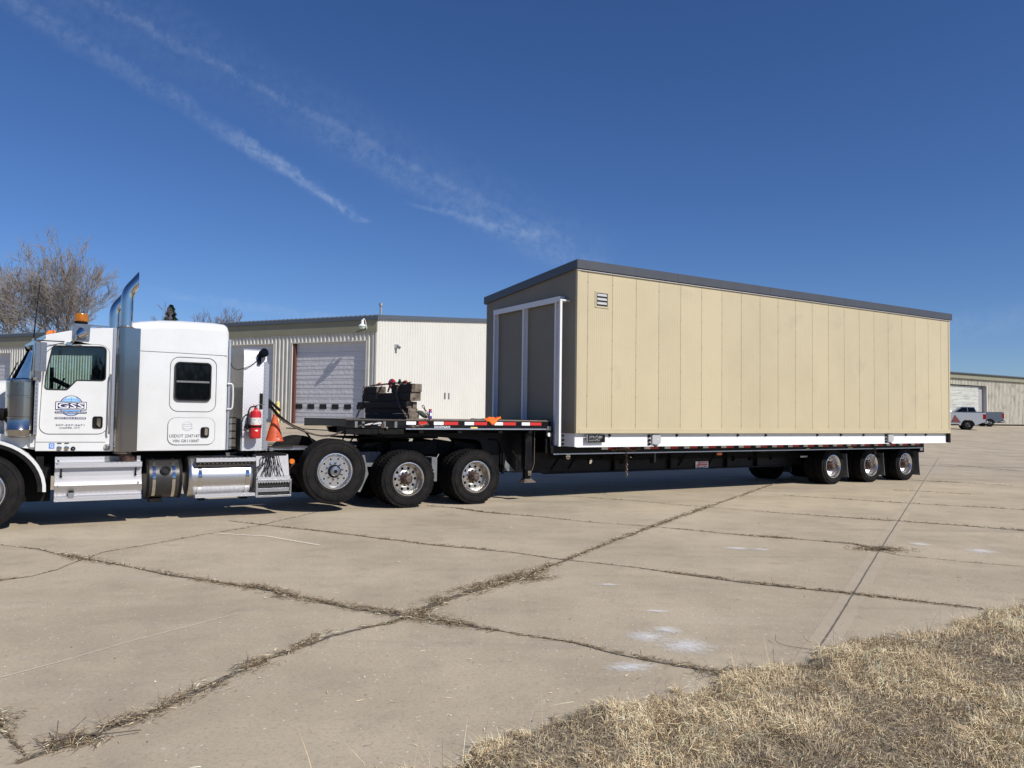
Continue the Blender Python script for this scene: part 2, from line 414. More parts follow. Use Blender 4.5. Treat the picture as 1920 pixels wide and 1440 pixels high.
CRACKS=[
 ([(-2.355, 3.765), (-2.3, 3.884), (-2.166, 4.125), (-1.983, 4.464), (-1.803, 4.959), (-1.671, 5.395), (-1.526, 5.672), (-1.369, 5.993), (-1.123, 6.215), (-0.909, 6.353)],[0.02, 0.1, 0.14, 0.15, 0.16, 0.15, 0.1, 0.16, 0.1, 0.02]),
 ([(-1.081, 6.217), (-0.823, 6.523), (-0.67, 7.009), (-0.384, 7.488), (-0.081, 7.935), (0.17, 8.266), (0.52, 8.94), (0.97, 9.775), (1.421, 10.639), (2.313, 12.271), (3.85, 14.962), (5.672, 18.151), (7.716, 21.803), (11.249, 27.963)],[0.01, 0.12, 0.22, 0.26, 0.28, 0.24, 0.12, 0.08, 0.1, 0.14, 0.1, 0.1, 0.05, 0.04]),
 ([(-6.374, 9.696), (-5.748, 9.438), (-5.168, 9.052), (-4.835, 8.843), (-4.256, 8.539), (-3.446, 8.028), (-2.823, 7.688), (-2.459, 7.545), (-2.052, 7.215), (-1.709, 7.029), (-1.275, 6.784), (-0.827, 6.558), (-0.454, 6.376), (-0.273, 6.258), (-0.015, 6.103), (0.508, 5.858), (0.864, 5.565), (1.066, 5.431), (1.264, 5.326), (1.538, 5.144)],[0.03, 0.04, 0.12, 0.2, 0.05, 0.13, 0.08, 0.2, 0.2, 0.12, 0.17, 0.2, 0.22, 0.12, 0.05, 0.05, 0.06, 0.1, 0.12, 0.04]),
 ([(-4.386, 12.094), (-3.675, 11.694), (-2.743, 11.187), (-1.881, 10.677), (-1.091, 10.169), (-0.45, 9.936), (0.029, 9.664), (0.539, 9.272), (0.964, 9.069), (1.422, 8.815), (1.789, 8.543), (2.475, 8.097), (3.031, 7.81), (3.377, 7.622), (3.777, 7.383), (4.23, 7.124), (4.58, 6.915), (5.026, 6.689)],[0.03, 0.06, 0.08, 0.11, 0.05, 0.1, 0.03, 0.04, 0.03, 0.03, 0.07, 0.09, 0.1, 0.11, 0.09, 0.06, 0.05, 0.1]),
 ([(-5.197, 7.611), (-5.059, 7.718), (-4.887, 7.907), (-4.8, 8.267), (-4.847, 8.651), (-4.875, 9.285), (-4.395, 10.368), (-3.753, 11.686), (-3.463, 12.835), (-2.987, 14.594)],[0.12, 0.12, 0.03, 0.01, 0.02, 0.015, 0.015, 0.03, 0.02, 0.01]),
 ([(0.504, 17.073), (1.448, 16.413), (2.639, 15.743), (3.721, 14.86), (4.616, 14.298), (5.445, 13.777), (6.626, 13.199), (7.473, 12.707), (8.124, 12.238), (8.819, 11.707)],[0.02, 0.05, 0.06, 0.015, 0.03, 0.09, 0.12, 0.13, 0.14, 0.1]),
 ([(-1.568, 14.501), (-0.993, 14.15), (-0.487, 13.658), (0.031, 13.346), (0.528, 13.117), (1.12, 12.647), (2.045, 12.186), (2.498, 11.942), (3.36, 11.379), (3.736, 11.213), (4.259, 10.97), (4.74, 10.692), (4.891, 10.238)],[0.04, 0.1, 0.1, 0.06, 0.05, 0.01, 0.03, 0.03, 0.06, 0.14, 0.05, 0.07, 0.12]),
 ([(4.851, 10.155), (4.924, 9.814), (6.039, 9.201), (6.652, 8.84)],[0.02, 0.012, 0.012, 0.012]),
 ([(7.037, 16.918), (7.737, 16.373), (8.758, 15.81), (10.013, 15.232), (11.024, 14.759)],[0.02, 0.08, 0.07, 0.1, 0.1]),
 ([(6.15, 17.482), (6.433, 17.173), (7.381, 16.639)],[0.1, 0.04, 0.05]),
 ([(9.48, 19.083), (10.143, 18.774), (10.858, 18.234)],[0.06, 0.1, 0.06]),
 ([(11.564, 22.252), (12.411, 21.85), (13.579, 20.863)],[0.08, 0.1, 0.05]),
 ([(-2.912, 4.353), (-2.719, 4.197), (-2.563, 4.045), (-2.368, 3.846)],[0.2, 0.14, 0.03, 0.02]),
 ([(16.778, 31.037), (17.56, 30.532), (17.692, 28.694), (18.023, 27.105)],[0.05, 0.04, 0.08, 0.05]),
]
GROOVE=[(1.911, 5.107), (2.191, 5.599), (2.633, 6.339), (3.366, 7.599), (4.68, 9.87), (6.31, 12.657), (8.223, 15.937), (13.404, 24.801), (19.765, 35.646)]
LIGHTLINES=[[(-4.193, 10.855), (-3.341, 10.643), (-2.442, 9.976)], [(-3.208, 4.932), (-3.006, 5.279), (-2.791, 5.718), (-2.275, 6.585)], [(34.23, 66.706), (35.707, 62.052), (39.673, 63.59)]]
GRASSEDGE=[(-1.398, 3.183), (-0.946, 3.577), (-0.632, 3.717), (-0.295, 3.928), (0.026, 4.219), (0.457, 4.511), (0.834, 4.735), (1.126, 4.882), (1.487, 5.091), (1.77, 5.314), (2.057, 5.497), (2.477, 5.868), (2.879, 6.124), (3.33, 6.342), (3.777, 6.592), (4.357, 7.092), (5.057, 7.631), (7.367, 9.36), (10.805, 11.675)]
SMUDGES=[(3.003, 10.17, 0.252, 0.217), (3.264, 10.11, 0.158, 0.173), (1.002, 7.879, 0.142, 0.1), (1.301, 6.831, 0.142, 0.095), (1.264, 6.225, 0.147, 0.221), (1.32, 5.815, 0.25, 0.359), (0.825, 5.307, 0.212, 0.192), (6.219, 10.222, 0.252, 0.344), (5.677, 10.725, 0.17, 0.262), (1.081, 6.039, 0.209, 0.295)]
CAMR=[[0.9999061564678048, -0.0005695309763030233, 0.013687727797149326], [-0.01369957144518846, -0.041569003219040356, 0.9990417106976033], [-0.0, -0.9991354730995404, -0.04157290456724856]]
# ------------------------------------------------------------------ ground
def concrete():
    M = bpy.data.materials.new('concrete'); M.use_nodes = True; nt = M.node_tree; N = nt.nodes; L = nt.links; b = N['Principled BSDF']
    b.inputs['Roughness'].default_value = .88; b.inputs['Specular IOR Level'].default_value = .25
    tc = N.new('ShaderNodeTexCoord'); vec = tc.outputs['Object']
    def noise(sc, det=4, ro=.6, mp=None):
        n = N.new('ShaderNodeTexNoise'); n.inputs['Scale'].default_value = sc; n.inputs['Detail'].default_value = det; n.inputs['Roughness'].default_value = ro
        if mp:
            q = N.new('ShaderNodeMapping'); q.inputs['Scale'].default_value = mp[0]; q.inputs['Rotation'].default_value = (0, 0, mp[1]); L.new(vec, q.inputs[0]); L.new(q.outputs[0], n.inputs['Vector'])
        else: L.new(vec, n.inputs['Vector'])
        return n.outputs['Fac']
    def rng(x, a, b_, c=0, d=1):
        n = N.new('ShaderNodeMapRange'); L.new(x, n.inputs[0])
        for i, q in enumerate((a, b_, c, d)): n.inputs[i+1].default_value = q
        return n.outputs[0]
    def mix(A, B, fac):
        n = N.new('ShaderNodeMix'); n.data_type = 'RGBA'
        for nm, x in (('A', A), ('B', B)):
            if isinstance(x, tuple): n.inputs[nm].default_value = (*x, 1)
            else: L.new(x, n.inputs[nm])
        L.new(fac, n.inputs['Factor']); return n.outputs['Result']
    c = mix((.485, .410, .298), (.372, .312, .225), rng(noise(.55, 6, .66), .38, .64))
    c = mix(c, (.255, .22, .172), rng(noise(2.3, 6, .7), .52, .80, 0, .6))
    c = mix(c, (.49, .43, .335), rng(noise(1.1, 5, .6, ((.25, 1.6, 1), -.55)), .55, .78, 0, .5))       # swept, paler streaks along the traffic
    c = mix(c, (.24, .21, .178), rng(noise(.5, 5, .65, ((.12, 1.9, 1), -.55)), .57, .74, 0, .55))     # tyre-dark bands
    c = mix(c, (.42, .24, .13), rng(noise(3.1, 3, .5, ((.6, 2.4, 1), .3)), .73, .80, 0, .55))         # rust stains
    c = mix(c, (.20, .17, .135), rng(noise(38, 4, .8), .52, .72, 0, .75))                              # fine aggregate
    c = mix(c, (.62, .56, .46), rng(noise(33, 3, .75), .60, .76, 0, .6))
    v = N.new('ShaderNodeTexVoronoi'); v.inputs['Scale'].default_value = 13; L.new(vec, v.inputs['Vector'])
    c = mix(c, (.78, .75, .70), rng(v.outputs['Distance'], .07, .12, .6, 0))                       # pale specks
    v2 = N.new('ShaderNodeTexVoronoi'); v2.inputs['Scale'].default_value = 9; L.new(vec, v2.inputs['Vector'])
    c = mix(c, (.12, .10, .09), rng(v2.outputs['Distance'], .035, .055, .6, 0))
    L.new(c, b.inputs['Base Color'])
    bp = N.new('ShaderNodeBump'); bp.inputs['Distance'].default_value = .004; bp.inputs['Strength'].default_value = .55
    n = N.new('ShaderNodeMath'); n.operation = 'ADD'; L.new(noise(60, 5, .7), n.inputs[0]); L.new(noise(9, 3), n.inputs[1])
    L.new(n.outputs[0], bp.inputs['Height']); L.new(bp.outputs[0], b.inputs['Normal'])
    MATS['concrete'] = M
concrete()
mat('soil_crack', (.10, .085, .066), .95, n_scale=30, n_col=(.24, .205, .155), bump=80, bump_d=.01)
mat('thin_crack', (.15, .13, .11), .95)
mat('thatch', (.30, .24, .155), .95, n_scale=28, n_col=(.10, .08, .055), bump=60, bump_d=.02, n_lo=.42, n_hi=.6)
def tint_mat(name, rough=.8):
    M = bpy.data.materials.new(name); M.use_nodes = True; N = M.node_tree.nodes; L = M.node_tree.links; b = N['Principled BSDF']
    a = N.new('ShaderNodeAttribute'); a.attribute_name = 'tint'; L.new(a.outputs['Color'], b.inputs['Base Color'])
    b.inputs['Roughness'].default_value = rough; b.inputs['Specular IOR Level'].default_value = .25; MATS[name] = M
tint_mat('dry_blade')
def paint_dust(name, col, amt):
    M = bpy.data.materials.new(name); M.use_nodes = True; N = M.node_tree.nodes; L = M.node_tree.links; b = N['Principled BSDF']
    b.inputs['Base Color'].default_value = (*col, 1); b.inputs['Roughness'].default_value = .9
    uv = N.new('ShaderNodeTexCoord'); a = N.new('ShaderNodeAttribute'); a.attribute_name = 'fade'
    n = N.new('ShaderNodeTexNoise'); n.inputs['Scale'].default_value = 22; n.inputs['Detail'].default_value = 6; n.inputs['Roughness'].default_value = .7
    L.new(uv.outputs['Object'], n.inputs['Vector'])
    m = N.new('ShaderNodeMath'); m.operation = 'ADD'; L.new(a.outputs['Fac'], m.inputs[0]); L.new(n.outputs['Fac'], m.inputs[1])
    r = N.new('ShaderNodeMapRange'); r.inputs[1].default_value = .78; r.inputs[2].default_value = 1.45; r.inputs[4].default_value = amt
    L.new(m.outputs[0], r.inputs[0]); L.new(r.outputs[0], b.inputs['Alpha']); MATS[name] = M
paint_dust('chalk_dust', (.85, .85, .85), .72)
paint_dust('old_line', (.78, .70, .56), .95)
def npmesh(name, V, F4, F3=None, mats=(), col=None, fade=None, smooth=False):
    me = bpy.data.meshes.new(name); V = np.asarray(V, np.float32)
    F4 = np.asarray(F4, np.int32).reshape(-1, 4); F3 = np.asarray(F3 if F3 is not None else [], np.int32).reshape(-1, 3)
    me.vertices.add(len(V)); me.vertices.foreach_set('co', V.ravel())
    li = np.concatenate([F4.ravel(), F3.ravel()]).astype(np.int32); me.loops.add(len(li)); me.loops.foreach_set('vertex_index', li)
    st = np.concatenate([np.arange(len(F4))*4, len(F4)*4+np.arange(len(F3))*3]).astype(np.int32)
    me.polygons.add(len(st)); me.polygons.foreach_set('loop_start', st)
    me.update(calc_edges=True)
    for m_ in mats: me.materials.append(MATS[m_])
    if col is not None:
        a = me.color_attributes.new('tint', 'FLOAT_COLOR', 'POINT'); c = np.ones((len(V), 4), np.float32); c[:, :3] = col; a.data.foreach_set('color', c.ravel())
    if fade is not None:
        a = me.attributes.new('fade', 'FLOAT', 'POINT'); a.data.foreach_set('value', np.asarray(fade, np.float32))
    if smooth: me.polygons.foreach_set('use_smooth', [True]*len(me.polygons))
    return me
def link(name, me):
    o = bpy.data.objects.new(name, me); COL.objects.link(o); return o
def ground():
    ss = np.concatenate([np.linspace(-900, -80, 12), np.linspace(-60, 160, 56), np.linspace(200, 1200, 12)])
    tt = np.array([-1000, -400, -150, -60, -30, -15, -5, 0, 2, 4, 5, 6, 7, 8, 9, 12, 16, 20, 25, 28, 31, 36, 40, 46, 52, 60, 80, 150, 400, 1000.])
    V = []; 
    for t in tt:
        for s in ss:
            p = w3(s, t); V.append((p.x, p.y, G(p.x, p.y)))
    n = len(ss); F = [(j*n+i, j*n+i+1, (j+1)*n+i+1, (j+1)*n+i) for j in range(len(tt)-1) for i in range(n-1)]
    o = link('ground', npmesh('ground', V, F, mats=['concrete'])); kind(o, 'structure'); o['label'] = 'weathered tan concrete apron of big slabs'
ground()
def ribbon(mb, pts, ws, z=.004, mt='soil_crack', jag=.3, step=.03, wander=.05):
    P = [Vector(p) for p in pts]; L = [0]
    for a, b in zip(P, P[1:]): L.append(L[-1]+(b-a).length)
    n = max(2, int(L[-1]/step)); rows = []
    for k in range(n+1):
        d = L[-1]*k/n; i = 0
        while i < len(L)-2 and L[i+1] < d: i += 1
        u = (d-L[i])/max(L[i+1]-L[i], 1e-6); c = P[i].lerp(P[i+1], u); w = ws[i]*(1-u)+ws[i+1]*u
        T = (P[i+1]-P[i]).normalized(); nn = Vector((-T.y, T.x))
        off = (mnoise.noise((d*1.3, 3.1, pts[0][0])))*wander; wl = max(.004, w*.5*(1+jag*2*mnoise.noise((d*7, 1, pts[0][1])))); wr = max(.004, w*.5*(1+jag*2*mnoise.noise((d*7, 9, pts[0][1]))))
        a = c+nn*(wl+off); b = c-nn*(wr-off); rows.append((a, b))
    vs = []
    for a, b in rows: vs += [(a.x, a.y, G(a.x, a.y)+z), (b.x, b.y, G(b.x, b.y)+z)]
    mb.add(vs, [(2*k, 2*k+1, 2*k+3, 2*k+2) for k in range(len(rows)-1)], mt)
mb = MB()
for pts, ws in CRACKS: ribbon(mb, pts, [max(.012, w*.34) for w in ws])
kind(mb.build('slab_joints'), 'structure')
mb = MB(); ribbon(mb, GROOVE, [.22]*len(GROOVE), .0022, 'thin_crack', .05, .25, 0.0)
MATS['thin_crack_band'] = mat('sealer_band', (.385, .325, .238), .85, n_scale=1.6, n_col=(.435, .37, .272), n_lo=.35, n_hi=.6, bump=60, bump_d=.002); mb.mats[0] = 'sealer_band'
kind(mb.build('sealer_strip'), 'structure')
mb = MB(); ribbon(mb, GROOVE, [.013]*len(GROOVE), .008, 'thin_crack', .3, .06, .004)
kind(mb.build('sawn_joint'), 'structure')
mb = MB()
for a, b in (((26.5, 33.0), (45, 62)), ((20.5, 27.5), (27.5, 35.5)), ((30, 28), (44, 44)), ((24, 38), (60, 36)), ((14, 30), (30, 28))): ribbon(mb, [a, b], [.09, .09], .006, 'thin_crack', .5, .3)
kind(mb.build('distant_joints', 'thin_crack'), 'structure')
def smudges():
    V = []; F = []; fade = []; rnd = random.Random(4)
    for (cx, cy, a, b) in SMUDGES:
        an = rnd.uniform(-.25, .35); o = len(V); nr, na = 6, 20; V.append((cx, cy, .007)); fade.append(.85)
        for r in range(1, nr+1):
            for k in range(na):
                u = 2*PI*k/na; q = r/nr; x = math.cos(u)*a*1.25*q; y = math.sin(u)*b*.8*q
                V.append((cx+x*math.cos(an)-y*math.sin(an), cy+x*math.sin(an)+y*math.cos(an), .007)); fade.append(.85*(1-q)**.8)
        for k in range(na): F.append((o, o+1+k, o+1+(k+1) % na, o))
        for r in range(nr-1):
            for k in range(na): F.append((o+1+r*na+k, o+1+(r+1)*na+k, o+1+(r+1)*na+(k+1) % na, o+1+r*na+(k+1) % na))
    me = bpy.data.meshes.new('paint_smudges'); me.from_pydata(V, [], [tuple(dict.fromkeys(f)) for f in F]); me.materials.append(MATS['chalk_dust'])
    at = me.attributes.new('fade', 'FLOAT', 'POINT'); at.data.foreach_set('value', fade); kind(link('paint_smudges', me), 'structure')
smudges()
def lines():
    V = []; F = []; fade = []
    for li, (pts, w) in enumerate(((LIGHTLINES[0], .09), (LIGHTLINES[1], .03), ([(33.4, 61), (37, 62.5)], .5))):
        for (a, b) in zip(pts, pts[1:]):
            a = Vector(a); b = Vector(b); T = (b-a).normalized(); n = Vector((-T.y, T.x))*w*.5; o = len(V)
            for p, f in ((a, 0), (b, 0)):
                for q, fd in ((-1, 0.25), (0, .95), (1, .25)): c = p+n*q; V.append((c.x, c.y, G(c.x, c.y)+.006+.0005*li)); fade.append(fd*(.75 if li == 1 else 1))
            F += [(o, o+1, o+4, o+3), (o+1, o+2, o+5, o+4)]
    me = npmesh('faded_lines', V, F, mats=['old_line'], fade=fade); kind(link('faded_lines', me), 'structure')
lines()
# ------------------------------------------------------------------ dry grass
NR = np.random.default_rng(5)
def blades(base, yaw, lean, length, width, curl, col):
    """base (n,3); each blade: 5 verts bending over"""
    n = len(base); d = np.stack([np.cos(yaw), np.sin(yaw)], 1); side = np.stack([-d[:, 1], d[:, 0]], 1)
    tw = NR.uniform(-.9, .9, n); sd = np.stack([side[:, 0]*np.cos(tw), side[:, 1]*np.cos(tw), np.sin(tw)], 1)
    def pt(u, a):
        h = length*u; return np.stack([base[:, 0]+d[:, 0]*h*np.sin(a), base[:, 1]+d[:, 1]*h*np.sin(a), base[:, 2]+h*np.cos(a)], 1)
    p0 = base; p1 = pt(.5, lean); p2 = pt(1.0, lean+curl)
    p2[:, 2] = np.maximum(p2[:, 2], base[:, 2]+.002); w = width[:, None]
    V = np.stack([p0-sd*w*.5, p0+sd*w*.5, p1-sd*w*.42, p1+sd*w*.42, p2], 1).reshape(-1, 3)
    o = np.arange(n)[:, None]*5
    return V, o+np.array([[0, 1, 3, 2]]), o+np.array([[2, 3, 4]]), np.repeat(col, 5, 0)
def straw(n, dark=.25):
    pal = np.array([(.72, .60, .39), (.60, .49, .31), (.80, .69, .49), (.45, .35, .21), (.54, .46, .33), (.28, .20, .12), (.14, .10, .07)])
    pr = np.array([.24, .24, .14, .14, .12, .08, .04]); pr = pr*(1-dark); pr[5] += dark*.5; pr[6] += dark*.5; pr /= pr.sum()
    c = pal[NR.choice(len(pal), n, p=pr)]; return np.clip(c*NR.uniform(.85, 1.3, (n, 1))*np.array([1.0, .97, .95]), 0, .85)
EX = np.array([p[0] for p in GRASSEDGE]); EY = np.array([p[1] for p in GRASSEDGE])
def edge(x): return np.interp(x, np.r_[-9, EX, 40], np.r_[-4.5, EY, 30]) - .10 - .05*np.clip(np.asarray(x)-2, 0, 3) - .10*np.clip((.6-np.asarray(x))/1.6, 0, 1) + .045*np.sin(np.asarray(x)*5.1) + .03*np.sin(np.asarray(x)*13.7+1)
def nz(x, y, f, s=0.0): return np.array([mnoise.noise((a*f, b*f, s)) for a, b in zip(x, y)])
def lawn():
    V = []; F = []; xs = np.concatenate([np.linspace(-9, -2, 12), np.linspace(-1.8, 9, 130), np.linspace(9.6, 40, 24)]); m = 46
    for x in xs:
        e = float(edge(x)) + .05*mnoise.noise((x*3, 0, 0)) + .03*mnoise.noise((x*11, 4, 0))
        for k in range(m):
            u = k/(m-1); y = e - (u**1.7)*26
            z = .004 + min(.035, (e-y)*.25) + (.018*mnoise.noise((x*2.3, y*2.3, 5)) + .012*mnoise.noise((x*9, y*9, 2)))*min(1, (e-y)*3)
            V.append((x, y, max(z, .004) if k else .003))
    F = [(i*m+j, i*m+j+1, (i+1)*m+j+1, (i+1)*m+j) for i in range(len(xs)-1) for j in range(m-1)]
    me = npmesh('lawn_soil', V, F, mats=['thatch'], smooth=True); kind(link('lawn_soil', me), 'structure')
    parts = []
    def scatter(n, x0, x1, y0, y1, lmul=1, wmul=1, band=None):
        x = NR.uniform(x0, x1, n); 
        if band is not None: y = edge(x) - np.abs(NR.normal(0, band, n)) + NR.uniform(-.03, .13, n)
        else: y = NR.uniform(y0, y1, n)
        ok = y < edge(x) + .03*np.sin(x*37) + .02 + np.where(nz(x, x*0, 4.3, 12) + .6*nz(x, x*0, 13, 2) > .12, .11, 0)
        x = x[ok]; y = y[ok]; c1 = nz(x, y, 2.2, 1.5); c2 = nz(x, y, 7.5, 7.0)
        keep = NR.uniform(0, 1, len(x)) < np.clip(.88 + .7*c1 + .9*c2, .2, 1)
        x = x[keep]; y = y[keep]; c1 = c1[keep]; c2 = c2[keep]; k = len(x)
        z = .004 + np.clip((edge(x)-y)*.25, 0, .03) + .018*nz(x, y, 2.3, 5)
        yaw = 2*PI*NR.random(k)*.45 + 3.0*c1*PI + NR.normal(0, .9, k)
        L = NR.uniform(.025, .085, k)*(1+.8*np.clip(c2+c1, -.4, .7))*lmul
        lean = np.abs(NR.normal(.75, .35, k)); curl = np.abs(NR.normal(.55, .35, k)); wd = NR.uniform(.0018, .0036, k)*wmul
        col = straw(k, .08)*(1+.35*c1[:, None]+.25*c2[:, None]); col = np.clip(col, .03, .85)
        grey = (nz(x, y, 1.4, 22) > .36)[:, None]; col = np.where(grey, col*np.array([.66, .66, .68]), col)
        parts.append(blades(np.stack([x, y, z], 1), yaw, lean, L, wd, curl, col))
    scatter(200000, -1.0, 3.2, 3.3, 6.4); scatter(140000, 3.2, 7.6, 3.6, 9.6, 1.1, 1.25)
    scatter(30000, -1.2, 7.5, 0, 0, 1.1, 1, band=.12)
    scatter(30000, -5, 12, -1.0, 3.6, 1.2, 1.8); scatter(22000, 6.0, 20, 2, 16, 1.4, 3)
    # tall wispy stems
    tx = []; 
    for (cx, cy, n, r) in ((2.35, 5.62, 16, .25), (2.0, 5.3, 10, .3), (3.6, 6.4, 26, .7), (4.8, 7.2, 14, .5), (-.35, 3.88, 14, .35), (-.75, 3.72, 9, .25), (.25, 4.2, 12, .4), (1.5, 5.08, 12, .12), (1.0, 4.75, 8, .25), (3.0, 5.4, 20, .9), (4.4, 6.2, 16, .8)):
        for _ in range(n): tx.append((cx+NR.normal(0, r*.5), cy+NR.normal(0, r*.25)-.02))
    tx = np.array(tx); k = len(tx)
    B = np.stack([tx[:, 0], np.minimum(tx[:, 1], edge(tx[:, 0])+.01), np.full(k, .01)], 1)
    parts.append(blades(B, NR.uniform(0, 2*PI, k), np.abs(NR.normal(.2, .2, k)), NR.uniform(.10, .30, k), NR.uniform(.0018, .003, k), np.abs(NR.normal(.35, .3, k)), np.clip(straw(k, 0)*1.15, 0, .85)))
    V = []; A = []; B3 = []; C = []; o = 0
    for v, f4, f3, c in parts: V.append(v); A.append(f4+o); B3.append(f3+o); C.append(c); o += len(v)
    g = link('dry_grass', npmesh('dry_grass', np.concatenate(V), np.concatenate(A), np.concatenate(B3), ['dry_blade'], np.concatenate(C)))
    kind(g, 'stuff'); g['label'] = 'straw coloured dormant grass verge at the edge of the concrete'; g['category'] = 'grass'
lawn()
def weeds():
    xs = []; ys = []; ws = []; ts = []
    for pts, wds in CRACKS:
        for (a, b), (wa, wb) in zip(zip(pts, pts[1:]), zip(wds, wds[1:])):
            a = np.array(a); b = np.array(b); Ls = np.linalg.norm(b-a); wm = (wa+wb)/2
            dist = np.linalg.norm((a+b)/2); dens = 8500 if dist < 9 else (4500 if dist < 14 else 1500)
            wm = wm*1.05; wa = wa*1.05; wb = wb*1.05; n = int(Ls*max(wm, .012)*dens); u = NR.random(n); w = wa+(wb-wa)*u
            T = (b-a)/Ls; nn = np.array([-T[1], T[0]]); p = a+(b-a)*u[:, None] + nn*(NR.normal(0, .30, n)*w)[:, None]
            clump = nz(p[:, 0], p[:, 1], 3.5, 31) + .9*nz(p[:, 0], p[:, 1], 11, 3); ok = NR.random(n) < np.clip(.78+1.8*clump, .05, 1)
            p = p[ok]; xs.append(p[:, 0]); ys.append(p[:, 1]); ws.append(w[ok]); ts.append(np.full(ok.sum(), math.atan2(T[1], T[0])))
    for (cx, cy, r, n) in ((4.89, 10.25, .28, 900), (1.56, 5.16, .20, 1500), (-2.2, 4.02, .12, 350), (.17, 8.15, .22, 700), (-5.3, 7.65, .2, 500)):
        xs.append(NR.normal(cx, r*.6, n)); ys.append(NR.normal(cy, r*.35, n)); ws.append(np.full(n, .3)); ts.append(NR.uniform(0, PI, n))
    x = np.concatenate(xs); y = np.concatenate(ys); w = np.concatenate(ws); t = np.concatenate(ts); k = len(x)
    z = np.array([G(a, b) for a, b in zip(x, y)]) + .005 + NR.random(k)*.012*np.clip(w*6, .2, 1)
    flip = NR.choice([0, PI], k); yaw = t+flip+NR.normal(0, .75, k)
    far = np.clip(np.hypot(x, y)/7, 1, 3)
    L = NR.uniform(.02, .088, k)*np.clip(.55+2.2*w, .5, 1.3); lean = np.clip(NR.normal(1.45, .10, k), .2, 1.55)
    up = NR.random(k) < .016; lean = np.where(up, NR.uniform(.1, .9, k), lean); L = np.where(up, L*1.3, L)
    col = straw(k, .45)*.54
    pale = NR.random(k) < .16; col = np.where(pale[:, None], col*2.2, col)
    V, A, B3, C = blades(np.stack([x, y, z], 1), yaw, lean, L, NR.uniform(.0022, .0048, k)*far, NR.normal(.05, .1, k), np.clip(col, .02, .8))
    o = link('joint_weeds', npmesh('joint_weeds', V, A, B3, ['dry_blade'], C)); kind(o, 'stuff')
    o['label'] = 'matted dead weeds growing along the joints between concrete slabs'; o['category'] = 'weeds'
weeds()
def grit():
    n = 2600; x = NR.uniform(-4, 8, n); y = NR.uniform(3.6, 15, n); ok = (y > edge(x)+.02) & (np.abs(x) < .72*y); x = x[ok]; y = y[ok]; k = len(x)
    near = NR.random(k) < np.clip(1.3-(y-edge(x))*.35, .12, 1); x = x[near]; y = y[near]; k = len(x)
    B = np.stack([x, y, np.full(k, .006)], 1); col = straw(k, .3)
    V, A, B3, C = blades(B, NR.uniform(0, 2*PI, k), NR.uniform(1.35, 1.55, k), NR.uniform(.008, .06, k), NR.uniform(.002, .005, k), NR.normal(0, .1, k), np.clip(col, .03, .8))
    # pebbles
    m = 420; px_ = NR.uniform(-3.5, 6, m); py_ = NR.uniform(3.7, 11, m); ok = py_ > edge(px_); px_ = px_[ok]; py_ = py_[ok]; V2 = []; F3 = []; C2 = []
    for a, b in zip(px_, py_):
        r = abs(NR.normal(.0, .003))+.002; o = len(V)+len(V2); c = NR.uniform(.12, .7); c = (c, c*.92, c*.82)
        for q in range(5): V2.append((a+r*math.cos(q*1.257), b+r*.8*math.sin(q*1.257), .004)); C2.append(c)
        V2.append((a, b, .004+r*.9)); C2.append(c)
        F3 += [(o+q, o+(q+1) % 5, o+5) for q in range(5)]
    o = link('grit', npmesh('grit', np.concatenate([V, np.array(V2)]), A, np.concatenate([B3, np.array(F3)]), ['dry_blade'], np.concatenate([C, np.array(C2)]))); kind(o, 'stuff')
    o['label'] = 'scattered straw bits and small stones on the concrete'; o['category'] = 'grit'
grit()
def wood():
    n = 26000; x = NR.uniform(-160, 160, n); y = -70 - NR.uniform(0, 30, n); top = 7 + 4*nz(x, y*0, .05, 3) + 3*nz(x, y*0, .2, 9)
    z = NR.random(n)**1.2*top; B = np.stack([x, y, z], 1)
    V, A, B3, C = blades(B, NR.uniform(0, 2*PI, n), np.abs(NR.normal(.4, .3, n)), NR.uniform(1, 3.2, n), NR.uniform(.10, .5, n), NR.normal(0, .3, n), np.clip(np.array([.10, .085, .065])*NR.uniform(.5, 1.5, (n, 1)), 0, .4))
    o = link('treeline', npmesh('treeline', V, A, B3, ['dry_blade'], C)); kind(o, 'stuff'); o['label'] = 'far bare wood behind the photographer, mirrored in the chrome'; o['category'] = 'wood'
wood()
# loose dead sticks
def stick(pts_list, name, label, col='bark'):
    mb = MB()
    for pts, r in pts_list: mb.tube(smooth_path(pts, 4), r, 5, col)
    o = mb.build(name, col, None, (0, 0, 0)); tag(o, label, 'twig')
stick([([(-2.30, 3.97, .02), (-2.22, 4.02, .03), (-2.05, 4.06, .03), (-1.93, 4.13, .02)], .0028), ([(-2.29, 3.98, .02), (-2.33, 4.06, .09)], .0028), ([(-2.27, 4.0, .02), (-2.20, 4.09, .10)], .002), ([(-2.30, 3.98, .02), (-2.36, 3.93, .03)], .003)],
      'dead_twig', 'forked dark dead twig on the concrete at the lower left joint')
stick([([(2.05, 5.98, .05), (2.03, 5.90, .02), (2.10, 5.82, .01), (2.25, 5.76, .01), (2.42, 5.68, .02), (2.50, 5.62, .02)], .0018), ([(2.27, 6.0, .04), (2.28, 5.92, .02), (2.36, 5.84, .01), (2.5, 5.76, .015)], .0015)],
      'dead_twig', 'thin curved dead stem lying beside the sawn joint near the verge')
